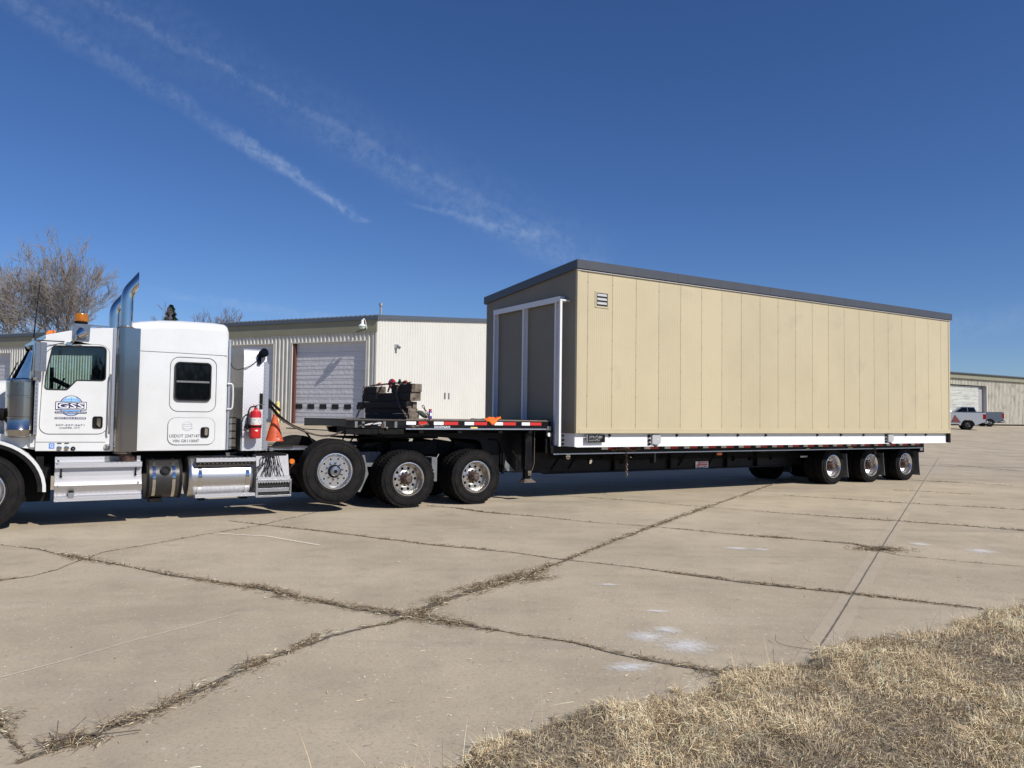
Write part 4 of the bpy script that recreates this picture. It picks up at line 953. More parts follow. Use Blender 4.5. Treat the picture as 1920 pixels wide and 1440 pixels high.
# ------------------------------------------------------------------ tractor
TW = 2.44     # far side of the cab
def tractor():
    T = thing('semi_truck', 'white heavy haul semi truck with long sleeper, chrome stacks and a raised lift axle', 'semi truck', (-4.0, 0.0, 0.0))
    # chassis
    m = MB()
    for t in (.78, 1.62):
        m.box(-7.6, 2.02, t, t+.09, .80, 1.055, 'black_satin')
    for s in (-6.9, -5.2, -3.0, -1.9, -.7, .7, 1.4): m.box(s, s+.12, .87, 1.62, .82, 1.02, 'black_satin')
    m.box(-2.5, -.9, .70, 1.8, 1.056, 1.075, 'rust_grey'); m.box(-5.7, -2.6, .6, 1.9, .70, 1.0, 'black_satin')
    m.prism([(.80, 1.05), (.86, 1.235), (1.28, 1.175), (1.28, 1.06)], .74, .80, 'black_satin'); m.prism([(1.26, 1.05), (1.30, 1.205), (2.0, 1.07), (2.05, .95), (1.26, .95)], .70, .78, 'black_satin')
    m.prism([(.80, 1.05), (.86, 1.235), (2.0, 1.07)], 1.66, 1.72, 'black_satin')
    m.box(-.15, .8, .5, .66, .95, 1.19, 'black_satin'); m.box(-.72, -.3, .62, .9, .72, 1.0, 'grey_plastic')
    m.build('chassis', parent=T, bevel=.006)
    m = MB(); m.prism([(-.55, 1.16), (.55, 1.16), (.95, 1.10), (.95, 1.07), (-.60, 1.09)], .75, 1.75, 'black_paint'); m.box(-.35, .5, .7, 1.8, 1.02, 1.12, 'black_satin'); m.lathe([(.001, 0), (.5, 0), (.52, .05), (.001, .055)], (0, 1.25, 1.17), 24, 'z', 'black_paint'); m.build('fifth_wheel', parent=T)
    # axles, springs, tanks below
    for s, z in ((-6.46, .54), (-1.4, .70), (0, .525), (1.41, .525)): m = MB(); m.cyl((s, .3, z), (s, 2.2, z), .075, n=12, mt='black_satin'); m.box(s-.12, s+.12, 1.05, 1.4, z-.16, z+.2, 'black_satin'); m.build('axle', parent=T)
    m = MB()
    for s in (0, 1.41): m.box(s-.35, s+.35, .66, .76, .42, .50, 'black_satin'); m.cyl((s+.3, .67, .5), (s+.3, .67, .85), .09, n=12, mt='black_satin'); m.build('leaf_spring', parent=T); m = MB()
    m.prism([(-.86, .28), (-.82, .95), (-.68, .95), (-.60, .6), (-.75, .28)], .45, .56, 'grey_plastic'); m.cyl((-.80, .40, .32), (-.80, .46, .32), .03, n=10, mt='chrome_clean')
    m.build('brake_bracket', parent=T); m = MB(); m.box(.55, .66, .18, .5, .45, .9, 'grey_plastic'); m.cyl((.5, .2, .62), (.75, .3, .95), .008, n=6, mt='chain_steel')
    m.build('suspension', parent=T)
    # cab shell -------------------------------------------------------
    door_o = rpoly([(-5.775, 1.35), (-4.905, 1.35), (-4.905, 2.685), (-5.60, 2.66), (-5.745, 2.50)], [.12, .12, .14, .14, .05])
    glass = rpoly([(-5.725, 1.995), (-5.445, 1.995), (-5.325, 2.14), (-4.950, 2.145), (-4.953, 2.655), (-5.64, 2.632), (-5.715, 2.20)], [.04, .05, .03, .05, .06, .06, .04], 4)
    side = [(-5.815, 1.10), (-4.81, 1.085), (-4.81, 2.955), (-5.18, 2.922), (-5.45, 2.866), (-5.73, 2.79), (-5.86, 2.66), (-5.885, 2.50), (-5.905, 2.14), (-5.86, 2.05), (-5.815, 1.9)]
    m = MB(); m.prism(side, .08, .115, 'white_paint', [glass]); m.prism(side, TW-.115, TW-.08, 'white_paint', [glass])
    m.prism([(-4.83, 1.1), (-4.81, 1.1), (-4.81, 2.955), (-4.83, 2.955)], .11, TW-.11, 'white_paint')
    rf = [(-4.81, 2.955), (-5.18, 2.922), (-5.45, 2.866), (-5.73, 2.79), (-5.86, 2.66)]
    m.prism(rf+[(x+.01, z-.05) for x, z in reversed(rf)], .09, TW-.09, 'white_paint'); m.box(-5.815, -4.82, .11, TW-.11, 1.10, 1.16, 'interior')
    m.prism([(-5.93, 2.12), (-5.86, 2.12), (-5.80, 1.15), (-5.88, 1.15)], .12, TW-.12, 'white_paint')
    cab = m.build('cab', parent=T, bevel=.012)
    m = MB(); m.add([(-5.90, .10, 2.14), (-5.875, .10, 2.64), (-5.90, .55, 2.66), (-6.07, .45, 2.15), (-5.92, 1.22, 2.68), (-6.14, 1.22, 2.16), (-5.90, TW-.55, 2.66), (-6.07, TW-.45, 2.15), (-5.875, TW-.10, 2.64), (-5.90, TW-.10, 2.14)], [(0, 1, 2, 3), (3, 2, 4, 5), (5, 4, 6, 7), (7, 6, 8, 9)], 'glass_tint'); m.build('windshield', parent=T)
    m = MB(); m.tube([(-5.91, .09, 2.14), (-5.875, .09, 2.66)], .012, 8, 'chrome_clean'); m.tube([(-6.15, 1.22, 2.15), (-5.92, 1.22, 2.68)], .022, 8, 'black_paint'); m.tube([(-5.90, .10, 2.13), (-6.08, .45, 2.14), (-6.15, 1.22, 2.15), (-6.08, TW-.45, 2.14), (-5.90, TW-.10, 2.13)], .02, 6, 'black_paint')
    m.tube([(-5.875, .10, 2.65), (-5.905, .55, 2.67), (-5.925, 1.22, 2.69), (-5.905, TW-.55, 2.67), (-5.875, TW-.10, 2.65)], .02, 6, 'black_paint')
    m.tube([(-6.18, 1.0, 2.18), (-6.08, .7, 2.40)], .008, 5, 'black_paint'); m.tube([(-6.2, 1.5, 2.18), (-6.10, 1.05, 2.36)], .008, 5, 'black_paint')
    m.build('windshield_frame', parent=T)
    m = MB(); m.prism([(-5.74, 2.79), (-5.98, 2.63), (-5.99, 2.60), (-5.86, 2.64), (-5.73, 2.75)], .06, TW-.06, 'chrome_clean'); m.build('sun_visor', parent=T)
    for t in (.35, .8, 1.22, 1.65, 2.1):
        m = MB(); m.prism(rpoly([(-5.76, 2.80), (-5.60, 2.85), (-5.62, 2.885), (-5.70, 2.875)], .02, 3), t-.035, t+.035, 'amber_lens'); m.build('marker_light', parent=T)
    # door
    m = MB(); m.prism(door_o, .068, .084, 'white_paint', [glass]); d = m.build('door', parent=T, bevel=.006)
    m = MB(); m.tube([(x, .078, z) for x, z in door_o], .008, 6, 'seam', closed=True); m.build('door_seal', parent=d)
    m = MB(); m.tube([(x, .068, z) for x, z in glass], .010, 6, 'rubber_seal', closed=True); m.build('window_seal', parent=d)
    m = MB(); m.prism(glass, .095, .100, 'glass_tint'); m.build('door_glass', parent=d)
    m = MB(); m.prism(glass, TW-.100, TW-.095, 'glass_tint'); m.build('far_door_glass', parent=T)
    m = MB(); m.prism(rrect(-5.10, -4.965, 1.43, 1.61, .03), .055, .070, 'black_satin'); h = m.build('handle', parent=d)
    m = MB(); m.prism(rrect(-5.045, -4.995, 1.47, 1.585, .02), .035, .05, 'chrome_clean'); m.cyl((-5.01, .05, 1.465), (-5.01, .04, 1.465), .014, n=12, mt='chrome_clean'); m.build('lever', parent=h)
    # emblem on the door
    y = .066; cx, cz, r = -5.383, 1.762, .150
    m = MB(); badge = []
    for k in range(61):
        a = 2*PI*k/60; badge.append((cx+r*1.02*math.cos(a), cz+r*math.sin(a)))
    m.prism(badge[:-1], y-.001, y, 'navy'); m.prism(circ(cx, cz, r*.93, 48), y-.002, y-.0005, 'white_plain'); m.prism(circ(cx, cz, r*.86, 48), y-.003, y-.001, 'sky_decal')
    m.prism(rrect(cx-.20, cx+.20, cz-.062, cz+.060, .004, 2), y-.005, y-.002, 'navy'); m.prism(rrect(cx-.190, cx+.190, cz-.052, cz+.050, .004, 2), y-.006, y-.003, 'white_plain')
    m.prism([(cx-.172, cz-.042), (cx+.172, cz-.042), (cx+.172, cz+.038), (cx+.08, cz+.046), (cx-.08, cz+.046), (cx-.172, cz+.038)], y-.008, y-.004, 'navy')
    for k in (-.62, 0, .62):
        pts = [(cx+k*.10*(1+q*.9), y-.0035, cz+.125-.065*q) for q in (0, .5, 1)]; m.tube(pts, .004, 4, 'decal_blue')
    m.tube([(cx-.11, y-.0035, cz+.085), (cx, y-.0035, cz+.090), (cx+.11, y-.0035, cz+.085)], .004, 4, 'decal_blue'); m.tube([(cx-.13, y-.0035, cz-.072), (cx, y-.0035, cz-.076), (cx+.13, y-.0035, cz-.072)], .004, 4, 'decal_blue'); m.tube([(cx-.07, y-.0035, cz-.118), (cx, y-.0035, cz-.122), (cx+.07, y-.0035, cz-.118)], .005, 4, 'decal_blue')
    m.prism(rrect(cx-.205, cx+.205, cz-.109, cz-.084, .01), y-.007, y-.004, 'navy'); m.prism(rrect(cx-.205, cx+.197, cz-.197, cz-.169, .01), y-.002, y, 'navy')
    m.text('GSS', cx-.165, cx+.165, cz-.036, cz+.037, y-.010, 'white_plain')
    m.text('GLOBAL SPECIALIZED SERVICES', cx-.195, cx+.195, cz-.104, cz-.089, y-.009, 'white_plain'); m.text('HEAVY HAUL & CRANE', cx-.192, cx+.185, cz-.193, cz-.173, y-.004, 'white_plain')
    m.text('307-337-2671', cx-.188, cx+.180, cz-.298, cz-.272, y-.002, 'grey_text'); m.text('CASPER, WY', cx-.140, cx+.125, cz-.340, cz-.314, y-.002, 'grey_text')
    m.build('door_emblem', parent=d)
    # lower cab details
    m = MB(); m.tube([(-5.81, .078, 1.232), (-4.92, .078, 1.225)], .004, 4, 'seam'); m.build('sill_seam', parent=cab)
    m = MB(); m.prism(rrect(-5.645, -5.575, 1.135, 1.215, .004, 2), .076, .079, 'decal_blue'); m.text('G', -5.63, -5.59, 1.15, 1.2, .074, 'white_plain'); m.build('blue_decal', parent=cab)
    m = MB()
    for s in (-5.515, -5.422): m.lathe([(.001, -.02), (.03, -.018), (.038, .0)], (s, .078, 1.140), 16, 'y', 'chrome_clean'); m.box(s-.028, s+.028, .072, .079, 1.205, 1.217, 'black_satin')
    m.lathe([(.012, -.02), (.03, -.012), (.032, .0)], (-5.338, .078, 1.132), 16, 'y', 'black_satin'); m.lathe([(.001, -.022), (.014, -.018)], (-5.338, .078, 1.132), 12, 'y', 'chrome_clean')
    m.lathe([(.001, -.05), (.02, -.05), (.045, -.02), (.05, .0)], (-4.895, .078, 1.15), 20, 'y', 'chrome_clean'); m.build('side_fitting', parent=cab)
    # interior
    m = MB(); m.box(-5.95, -5.72, .16, TW-.16, 1.5, 2.05, 'interior'); m.box(-5.35, -5.0, 1.55, 2.1, 1.2, 1.95, 'interior'); m.box(-5.05, -4.9, 1.6, 2.05, 1.9, 2.3, 'interior')
    m.box(-5.35, -4.92, .28, .75, 1.2, 1.78, 'interior'); m.prism([(-5.05, 1.7), (-4.86, 1.75), (-4.86, 2.5), (-4.95, 2.5)], .3, .72, 'interior'); m.box(-4.84, -4.82, .12, TW-.12, 1.2, 2.94, 'interior')
    m.prism([(-5.88, 2.62), (-4.83, 2.66), (-4.83, 2.90), (-5.7, 2.75)], .13, TW-.13, 'interior'); m.box(-5.02, -4.82, TW-.14, TW-.12, 1.2, 2.9, 'interior')
    m.tube([(-5.56+.20*math.sin(a)*.42, .52+.21*math.cos(a), 1.99+.20*math.sin(a)*.9) for a in [2*PI*k/24 for k in range(24)]], .015, 6, 'interior', closed=True); m.cyl((-5.56, .52, 1.99), (-5.82, .52, 1.78), .035, n=8, mt='interior')
    m.box(-5.66, -5.60, 1.0, 1.1, 1.9, 2.36, 'interior'); m.cyl((-5.65, 1.04, 2.2), (-5.30, 1.1, 2.02), .035, n=8, mt='interior'); m.build('seats_and_dash', parent=T)
    # roof gear
    m = MB(); m.prism([(-5.40, 2.735), (-5.178, 2.735), (-5.172, 2.978), (-5.395, 2.978)], .058, .066, 'mirror_shell'); m.box(-5.395, -5.175, .066, .50, 2.970, 2.978, 'bracket_grey')
    for s in (-5.375, -5.205): m.cyl((s, .06, 2.76), (s, .052, 2.76), .009, n=8, mt='chrome_clean')
    m.box(-5.36, -5.2, .2, .5, 2.978, 2.988, 'black_satin'); br = m.build('beacon_bracket', parent=T)
    m = MB(); m.lathe([(.001, .0), (.075, .0), (.092, .035), (.092, .05)], (-5.285, .36, 2.987), 24, 'z', 'black_satin'); m.build('beacon_base', parent=br)
    m = MB(); m.lathe([(.090, .05), (.098, .06), (.094, .15), (.086, .172), (.001, .180)], (-5.285, .36, 2.987), 24, 'z', 'amber'); m.lathe([(.02, .05), (.035, .10), (.02, .14)], (-5.285, .36, 2.987), 10, 'z', 'amber_lens'); m.build('beacon', parent=br)
    m = MB(); m.lathe([(.001, .0), (.03, .005), (.062, .05), (.080, .11), (.084, .125)], (0, 0, 0), 20, 'y', 'chrome_clean'); m.lathe([(.080, .12), (.001, .135)], (0, 0, 0), 20, 'y', 'glass_dark')
    sp = m.build('spotlight', parent=T, off=(0, 0, 0)); sp.location = (-5.345+4.0, -.03, 2.775); sp.rotation_euler = (math.radians(38), 0, math.radians(-52))
    m = MB(); m.tube([(-5.335, -.01, 2.79), (-5.38, .0, 2.73), (-5.42, .04, 2.69), (-5.44, .08, 2.68)], .016, 6, 'chrome_clean'); m.prism(rrect(-5.47, -5.40, 2.65, 2.70, .01), .045, .08, 'chrome_clean'); m.build('spotlight_arm', parent=T)
    m = MB(); m.lathe([(.012, 0), (.02, .2), (.04, .34), (.052, .36)], (-5.60, 1.25, 2.90), 14, 'x', 'chrome_clean'); m.lathe([(.012, 0), (.02, .25), (.05, .5), (.06, .52)], (-5.35, .9, 2.96), 14, 'x', 'chrome_clean'); m.tube([(-5.15, .7, 3.02), (-4.9, .7, 3.02), (-4.88, .7, 2.95)], .012, 6, 'chrome_clean'); m.build('air_horn', parent=T)
    m = MB(); m.tube([(-5.885, .10, 2.72), (-5.87, .10, 3.0), (-5.83, .12, 3.62)], [.012, .008, .004], 6, 'black_paint'); m.tube([(-5.60, .2, 2.9), (-5.60, .2, 3.0)], .006, 5, 'black_paint'); m.build('antenna', parent=T)
    # mirror
    m = MB(); m.prism(rrect(-.07, .07, 0, .42, .012), 0, .05, 'mirror_shell'); m.box(-.012, -.004, -.003, 0, .0, .42, 'seam'); m.prism(rrect(-.055, .055, .02, .40, .02), .05, .054, 'glass_dark')
    mr = m.build('mirror', parent=T, off=(0, 0, 0)); mr.location = (-5.785+4, -.10, 2.245); mr.rotation_euler = (0, 0, math.radians(14))
    m = MB(); m.tube([(-5.90, .08, 2.70), (-5.87, -.02, 2.72), (-5.865, -.06, 2.68), (-5.865, -.06, 2.15), (-5.90, .06, 2.12)], .012, 6, 'chrome_clean'); m.tube([(-5.86, -.06, 2.69), (-5.5, .06, 2.70)], .008, 6, 'black_paint'); m.tube([(-5.79, -.09, 2.68), (-5.86, -.06, 2.68)], .008, 6, 'chrome_clean')
    m.cyl((-5.845, -.05, 2.16), (-5.845, -.05, 2.12), .04, .03, n=10, mt='chrome_clean'); m.build('mirror_arm', parent=T)
    # air cleaner
    m = MB(); m.lathe([(.001, .835), (.165, .835), (.185, .825), (.188, .80), (.178, .79), (.178, .60), (.184, .595), (.184, .57), (.178, .565), (.178, .30), (.184, .295), (.184, .28), (.178, .275), (.178, .12), (.184, .11), (.180, .08), (.165, .02), (.12, .0), (.001, .0)], (-6.02, .10, 1.30), 40, 'z', 'chrome')
    ac = m.build('air_cleaner', parent=T)
    m = MB(); m.tube([(-6.2, .12, 1.62), (-6.45, .14, 1.64)], .085, 16, 'rubber')
    for k in range(5): m.tube([(-6.22-.04*k, .12, 1.62), (-6.235-.04*k, .12, 1.62)], .095, 16, 'rubber')
    m.build('intake_hose', parent=T)
    m = MB(); m.box(-5.845, -5.80, -.02, .08, 1.34, 2.12, 'brushed')
    for k in range(12): m.cyl((-5.823, -.03, 1.40+k*.06), (-5.823, -.02, 1.40+k*.06), .008, n=6, mt='rust_grey')
    m.build('cleaner_bracket', parent=T)
    # hood, grille, bumper, fender
    m = MB(); secs = []
    for (s, hw, top) in ((-5.95, .82, 2.16), (-6.3, .80, 2.12), (-7.0, .72, 2.04), (-7.7, .62, 1.95)):
        c = TW/2; r = .22; pts = []
        for (x, z) in rpoly([(-hw, 1.25), (hw, 1.25), (hw, top), (-hw, top)], [0, 0, r, r], 6): pts.append((s, c+x, z))
        secs.append(pts)
    vs = [p for q in secs for p in q]; n = len(secs[0]); fs = [(i*n+k, i*n+(k+1) % n, (i+1)*n+(k+1) % n, (i+1)*n+k) for i in range(3) for k in range(n)] + [tuple(range(n)), tuple(3*n+k for k in range(n-1, -1, -1))]
    m.add(vs, fs, 'white_paint'); m.build('hood', parent=T)
    m = MB(); m.box(-7.78, -7.70, .62, 1.82, .95, 1.93, 'chrome_clean')
    for k in range(14): m.box(-7.80, -7.78, .68+k*.08, .70+k*.08, 1.0, 1.88, 'black_satin')
    m.build('grille', parent=T)
    m = MB(); m.box(-7.95, -7.78, .05, TW-.05, .35, .80, 'chrome_clean'); m.build('bumper', parent=T, bevel=.04)
    for (ta, tb) in ((.02, .42), (TW-.42, TW-.02)):
        m = MB(); arc = [(-6.46+math.cos(a)*ro, .54+math.sin(a)*rz) for a, ro, rz in [(math.radians(q), .80, .74) for q in range(-2, 183, 8)]]
        inn = [(-6.46+(x+6.46)*.945, .54+(z-.54)*.94) for x, z in arc]
        top = [p for p in arc]; m.prism(top+list(reversed(inn)), ta, tb, 'white_paint'); 
        m.prism([(-6.0, 1.15), (-5.80, 1.12), (-5.80, 1.33), (-6.55, 1.36), (-6.55, 1.28)], ta+.16, tb, 'white_paint'); f = m.build('fender', parent=T, bevel=.012)
        m = MB(); a2 = inn; a3 = [(-6.46+(x+6.46)*.87, .54+(z-.54)*.87) for x, z in arc]; m.prism(a2+list(reversed(a3)), ta+.005, ta+.05, 'rubber'); m.build('fender_flare', parent=f)
    m = MB(); m.box(-5.80, -5.70, .10, .5, .70, 1.02, 'black_satin'); m.box(-6.0, -5.6, .35, .75, .35, .9, 'black_satin'); m.box(-7.3, -5.9, .45, 2.0, .7, 1.3, 'black_satin'); m.build('engine_block', parent=T)
    # stacks
    for far in (0, 1):
        tc = .10 if not far else TW-.10
        m = MB()
        m.tube(smooth_path([(-4.688, tc, 2.95), (-4.688, tc, 3.2), (-4.688, tc, 3.40), (-4.676, tc, 3.49), (-4.650, tc, 3.555), (-4.615, tc, 3.605)], 5), .088, 28, 'chrome_clean', caps=False)
        # angled cut mouth
        n = 28; vs = []; d = Vector((.60, 0, .80)); p = Vector((-4.615, tc, 3.605)); A = Vector((0, 1, 0)); B = d.cross(A)
        for k in range(n):
            a = 2*PI*k/n; q = p + A*math.cos(a)*.088 + B*math.sin(a)*.088; ext = (-4.542-q.x)/d.x
            vs += [tuple(q), tuple(q + d*max(ext, 0))]
        m.add(vs, [(2*k, 2*((k+1) % n), 2*((k+1) % n)+1, 2*k+1) for k in range(n)], 'chrome_clean')
        m.tube(smooth_path([(-4.688, tc, 3.3), (-4.676, tc, 3.49), (-4.650, tc, 3.555), (-4.60, tc, 3.62)], 4), .083, 20, 'rust_grey', caps=False)
        m.lathe([(.089, 0), (.098, .005), (.098, .03), (.089, .035)], (-4.688, tc, 2.96), 28, 'z', 'brushed')
        st = m.build('exhaust_stack', parent=T, ang=60)
        m = MB(); m.cyl((-4.69, tc, 1.05), (-4.69, tc, 2.97), .125, n=28, mt='rust_grey'); m.tube([(-4.66, tc, 1.08), (-4.62, tc+.02, .96), (-4.5, tc+.25, .92)], .085, 14, 'rust'); m.build('muffler', parent=st)
        y0 = tc-.15 if not far else tc-.02; y1 = y0+.17; n = 8
        arc = [(-4.69-.135*math.cos(a), tc+(-1 if not far else 1)*.135*math.sin(a)) for a in [PI*.5*k/n for k in range(n+1)]]
        sh = arc+[(-4.50, tc+(-1 if not far else 1)*.135)]
        m = MB(); vs = []
        for (x, y) in sh:
            for z in (1.08, 2.955): vs.append((x, y, z))
        m.add(vs, [(2*i, 2*i+2, 2*i+3, 2*i+1) for i in range(len(sh)-1)], 'chrome'); s_ = -1 if not far else 1
        m.add([(-4.825, tc, 1.08), (-4.825, tc, 2.96), (-4.81, tc+.1, 1.08), (-4.81, tc+.1, 2.96)], [(0, 1, 3, 2)], 'chrome')
        for r_ in range(44):
            for c_ in range(3):
                a = .25+.27*c_+.135*(r_ % 2); z = 1.42+r_*.026
                cx_ = -4.69-.137*math.cos(a); cy_ = tc+s_*.137*math.sin(a); nx, ny = -math.cos(a), s_*math.sin(a)
                m.cyl((cx_-nx*.004, cy_-ny*.004, z), (cx_+nx*.0015, cy_+ny*.0015, z), .0105, n=6, mt='dark_void')
        for z in (1.6, 2.1, 2.6): m.cyl((-4.51, tc+s_*.133, z), (-4.51, tc+s_*.142, z), .008, n=8, mt='chrome_clean')
        m.build('heat_shield', parent=st)
    m = MB(); m.box(-4.86, -4.815, .06, .10, 1.10, 2.95, 'brushed'); m.tube([(-4.885, .02, 1.35), (-4.885, .0, 1.4), (-4.885, .0, 2.2), (-4.885, .04, 2.24)], .014, 8, 'brushed'); m.build('grab_handle', parent=T)
    # sleeper
    m = MB(); secs = []; c = TW/2
    S = [(-4.80, 1.15, 2.985, .10), (-4.72, 1.168, 3.03, .13), (-4.5, 1.17, 3.085, .14), (-4.22, 1.17, 3.126, .15), (-3.92, 1.17, 3.142, .15), (-3.42, 1.17, 3.145, .15), (-3.26, 1.168, 3.13, .14), (-3.21, 1.150, 3.10, .13), (-3.185, 1.11, 3.05, .12)]
    for (s, hw, top, r) in S:
        secs.append([(s, c+x, z) for x, z in rpoly([(-hw, 1.085), (hw, 1.085), (hw, top), (-hw, top)], [.015, .015, r, r], 7)])
    vs = [p for q in secs for p in q]; n = len(secs[0]); k_ = len(secs)
    fs = [(i*n+k, i*n+(k+1) % n, (i+1)*n+(k+1) % n, (i+1)*n+k) for i in range(k_-1) for k in range(n)] + [tuple(range(n)), tuple((k_-1)*n+k for k in range(n-1, -1, -1))]
    m.add(vs, fs, 'white_paint'); sl_ = m.build('sleeper', parent=T, ang=50)
    y = .048
    m = MB(); m.tube([(-4.56, y, 2.622), (-3.9, y, 2.62), (-3.205, y, 2.612)], .004, 4, 'seam'); m.tube([(x, y, z) for x, z in rrect(-4.055, -3.37, 1.70, 2.555, .13)], .005, 5, 'seam', closed=True); m.build('panel_seam', parent=sl_)
    m = MB()
    for s in [-4.46+.09*k for k in range(14)]:
        for z in (1.16, 2.58, 2.66): m.cyl((s, y+.002, z), (s, y-.0015, z), .005, n=6, mt='white_paint')
    m.build('rivet', parent=sl_)
    w = rrect(-3.995, -3.447, 1.862, 2.482, .075); wi = rrect(-3.965, -3.477, 1.895, 2.452, .055)
    m = MB(); m.prism(w, .022, .052, 'black_satin', [wi]); m.box(-3.965, -3.477, .026, .045, 2.155, 2.185, 'grey_plastic'); m.tube([(x, .024, z) for x, z in rrect(-3.99, -3.452, 1.868, 2.477, .07)], .004, 4, 'grey_plastic', closed=True); wf = m.build('sleeper_window', parent=sl_, bevel=.006)
    m = MB(); m.prism(wi, .040, .046, 'glass_dark'); m.build('pane', parent=wf)
    q = rrect(-4.065, -3.375, 1.18, 1.598, .11)
    m = MB(); m.prism(q, .036, .05, 'white_paint'); hd = m.build('luggage_door', parent=sl_, bevel=.005)
    m = MB(); m.tube([(x, .044, z) for x, z in q], .006, 5, 'seam', closed=True); m.build('luggage_seal', parent=hd)
    m = MB(); m.prism(rrect(-3.585, -3.463, 1.293, 1.455, .03), .018, .036, 'black_satin'); m.prism(rrect(-3.53, -3.485, 1.325, 1.44, .02), .004, .02, 'chrome_clean'); m.build('latch', parent=hd)
    m = MB(); m.text('USDOT 2347147', -4.045, -3.60, 1.292, 1.342, .033, 'grey_text'); m.text('VIN GR110047', -3.995, -3.605, 1.216, 1.262, .033, 'grey_text')
    m.tube([(x, .034, z) for x, z in circ(-3.785, 1.47, .07, 24)], .0022, 4, 'aluminium', closed=True); m.tube([(-3.87, .034, 1.43), (-3.70, .034, 1.43)], .002, 4, 'aluminium'); m.tube([(-3.86, .034, 1.47), (-3.71, .034, 1.47)], .002, 4, 'aluminium'); m.tube([(-3.86, .034, 1.50), (-3.71, .034, 1.50)], .002, 4, 'aluminium')
    m.build('lettering', parent=hd)
    m = MB(); m.tube(smooth_path([(-3.19, .06, 2.16), (-3.12, .06, 2.15), (-3.105, .06, 2.05), (-3.105, .06, 1.85), (-3.12, .06, 1.76), (-3.19, .06, 1.75)], 4), .013, 8, 'white_paint'); m.build('rear_grab_handle', parent=T)
    # stuff behind sleeper: extender, ladder
    m = MB(); m.box(-3.18, -3.15, .08, .75, 1.09, 2.88, 'aluminium'); m.build('back_panel', parent=T)
    m = MB()
    for z in (1.12, 1.26, 1.38, 1.50, 1.60): m.box(-3.14, -3.03, .10, .55, z, z+.02, 'black_satin')
    m.box(-3.14, -3.10, .10, .13, 1.1, 1.62, 'grey_plastic'); m.box(-3.14, -3.10, .52, .55, 1.1, 1.62, 'grey_plastic'); m.build('catwalk_steps', parent=T)
    # headache rack cabinet
    m = MB(); c = TW/2; hw = c-.13; sec = rpoly([(-hw, 1.07), (hw, 1.07), (hw, 2.79), (-hw, 2.79)], [.0, .0, .16, .16], 8)
    vs = [(s, c+x, z) for s in (-2.93, -2.56) for x, z in sec]; n = len(sec)
    m.add(vs, [(k, (k+1) % n, n+(k+1) % n, n+k) for k in range(n)], 'tread_plate'); m.add([(-2.93, c+x, z) for x, z in sec], [tuple(range(n))], 'chrome'); m.add([(-2.56, c+x, z) for x, z in sec], [tuple(range(n-1, -1, -1))], 'tread_plate')
    hr = m.build('headache_rack', parent=T)
    m = MB(); m.box(-2.558, -2.515, .14, 2.3, 1.60, 2.52, 'brushed'); m.box(-2.60, -2.545, .122, .134, 1.08, 2.55, 'brushed')
    for k in range(26): m.cyl((-2.585, .124, 1.12+k*.055), (-2.585, .118, 1.12+k*.055), .006, n=6, mt='grey_plastic')
    m.build('rack_door', parent=hr)
    m = MB(); m.box(-2.66, -2.612, .112, .13, 1.76, 2.02, 'black_satin'); m.build('rack_latch', parent=hr)
    m = MB(); m.box(-2.97, -2.5, .70, 1.9, 1.0, 1.07, 'black_satin')
    m.box(-2.95, -2.905, .14, .50, 1.07, 1.60, 'grey_plastic'); m.build('rack_base', parent=hr)
    m = MB(); m.cyl((-2.67, .10, 2.66), (-2.62, .02, 2.70), .055, .075, 16, 'black_satin'); m.cyl((-2.62, .02, 2.70), (-2.615, .012, 2.703), .07, n=16, mt='glass_dark'); m.box(-2.71, -2.66, .09, .14, 2.50, 2.64, 'black_satin'); wl = m.build('work_light', parent=hr)
    m = MB(); m.tube(smooth_path([(-2.70, .12, 2.58), (-2.85, .10, 2.46), (-3.02, .09, 2.40), (-3.10, .09, 2.42), (-3.16, .09, 2.52)], 6), .006, 6, 'black_paint'); m.build('cable', parent=wl)
    # steps, tanks
    prof = [(.02, .935), (-.02, .925), (-.02, .855), (.02, .85), (.05, .845), (.05, .725), (-.02, .66), (-.06, .60), (-.035, .52), (.0, .45), (-.04, .445), (-.06, .44), (-.06, .372), (.25, .372), (.25, .935)]
    m = MB(); n = len(prof); vs = [(s, y_, z) for s in (-5.56, -4.42) for y_, z in prof]
    m.add(vs, [(k, (k+1) % n, n+(k+1) % n, n+k) for k in range(n)], 'tread_plate')
    tri = geometry.tessellate_polygon([[Vector((a, b, 0)) for a, b in prof]]); m.add([(-5.56, a, b) for a, b in prof], [tuple(t) for t in tri], 'brushed'); m.add([(-4.42, a, b) for a, b in prof], [tuple(t) for t in tri], 'brushed')
    m.box(-5.56, -4.92, .10, .30, .935, 1.01, 'tread_plate'); m.box(-4.92, -4.68, .16, .30, .935, 1.01, 'grey_plastic'); m.box(-4.48, -4.43, .12, .14, .93, 1.01, 'brushed')
    for s in (-5.48, -4.50): m.cyl((s, .02, .84), (s, .02, .74), .010, n=8, mt='black_satin'); m.cyl((s, .02, .745), (s, .02, .72), .016, n=8, mt='black_satin')
    m.prism(rrect(-5.385, -5.31, .43, .50, .012, 3), -.075, -.05, 'brushed'); m.box(-5.38, -5.315, -.07, -.04, .495, .525, 'black_satin')
    for s, z in ((-5.52, .96), (-5.52, .60), (-4.47, .62)): m.cyl((s, .03, z), (s, -.07, z), .012, n=8, mt='rust_grey')
    m.build('toolbox_step', parent=T, ang=25)
    m = MB(); m.cyl((-4.34, .33, .645), (-3.84, .33, .645), .31, n=48, mt='black_tank'); m.lathe([(.311, .0), (.318, .0), (.318, .04), (.311, .04)], (-4.345, .33, .645), 48, 'x', 'black_satin'); m.lathe([(.311, .0), (.318, .0), (.318, .04), (.311, .04)], (-3.875, .33, .645), 48, 'x', 'black_satin')
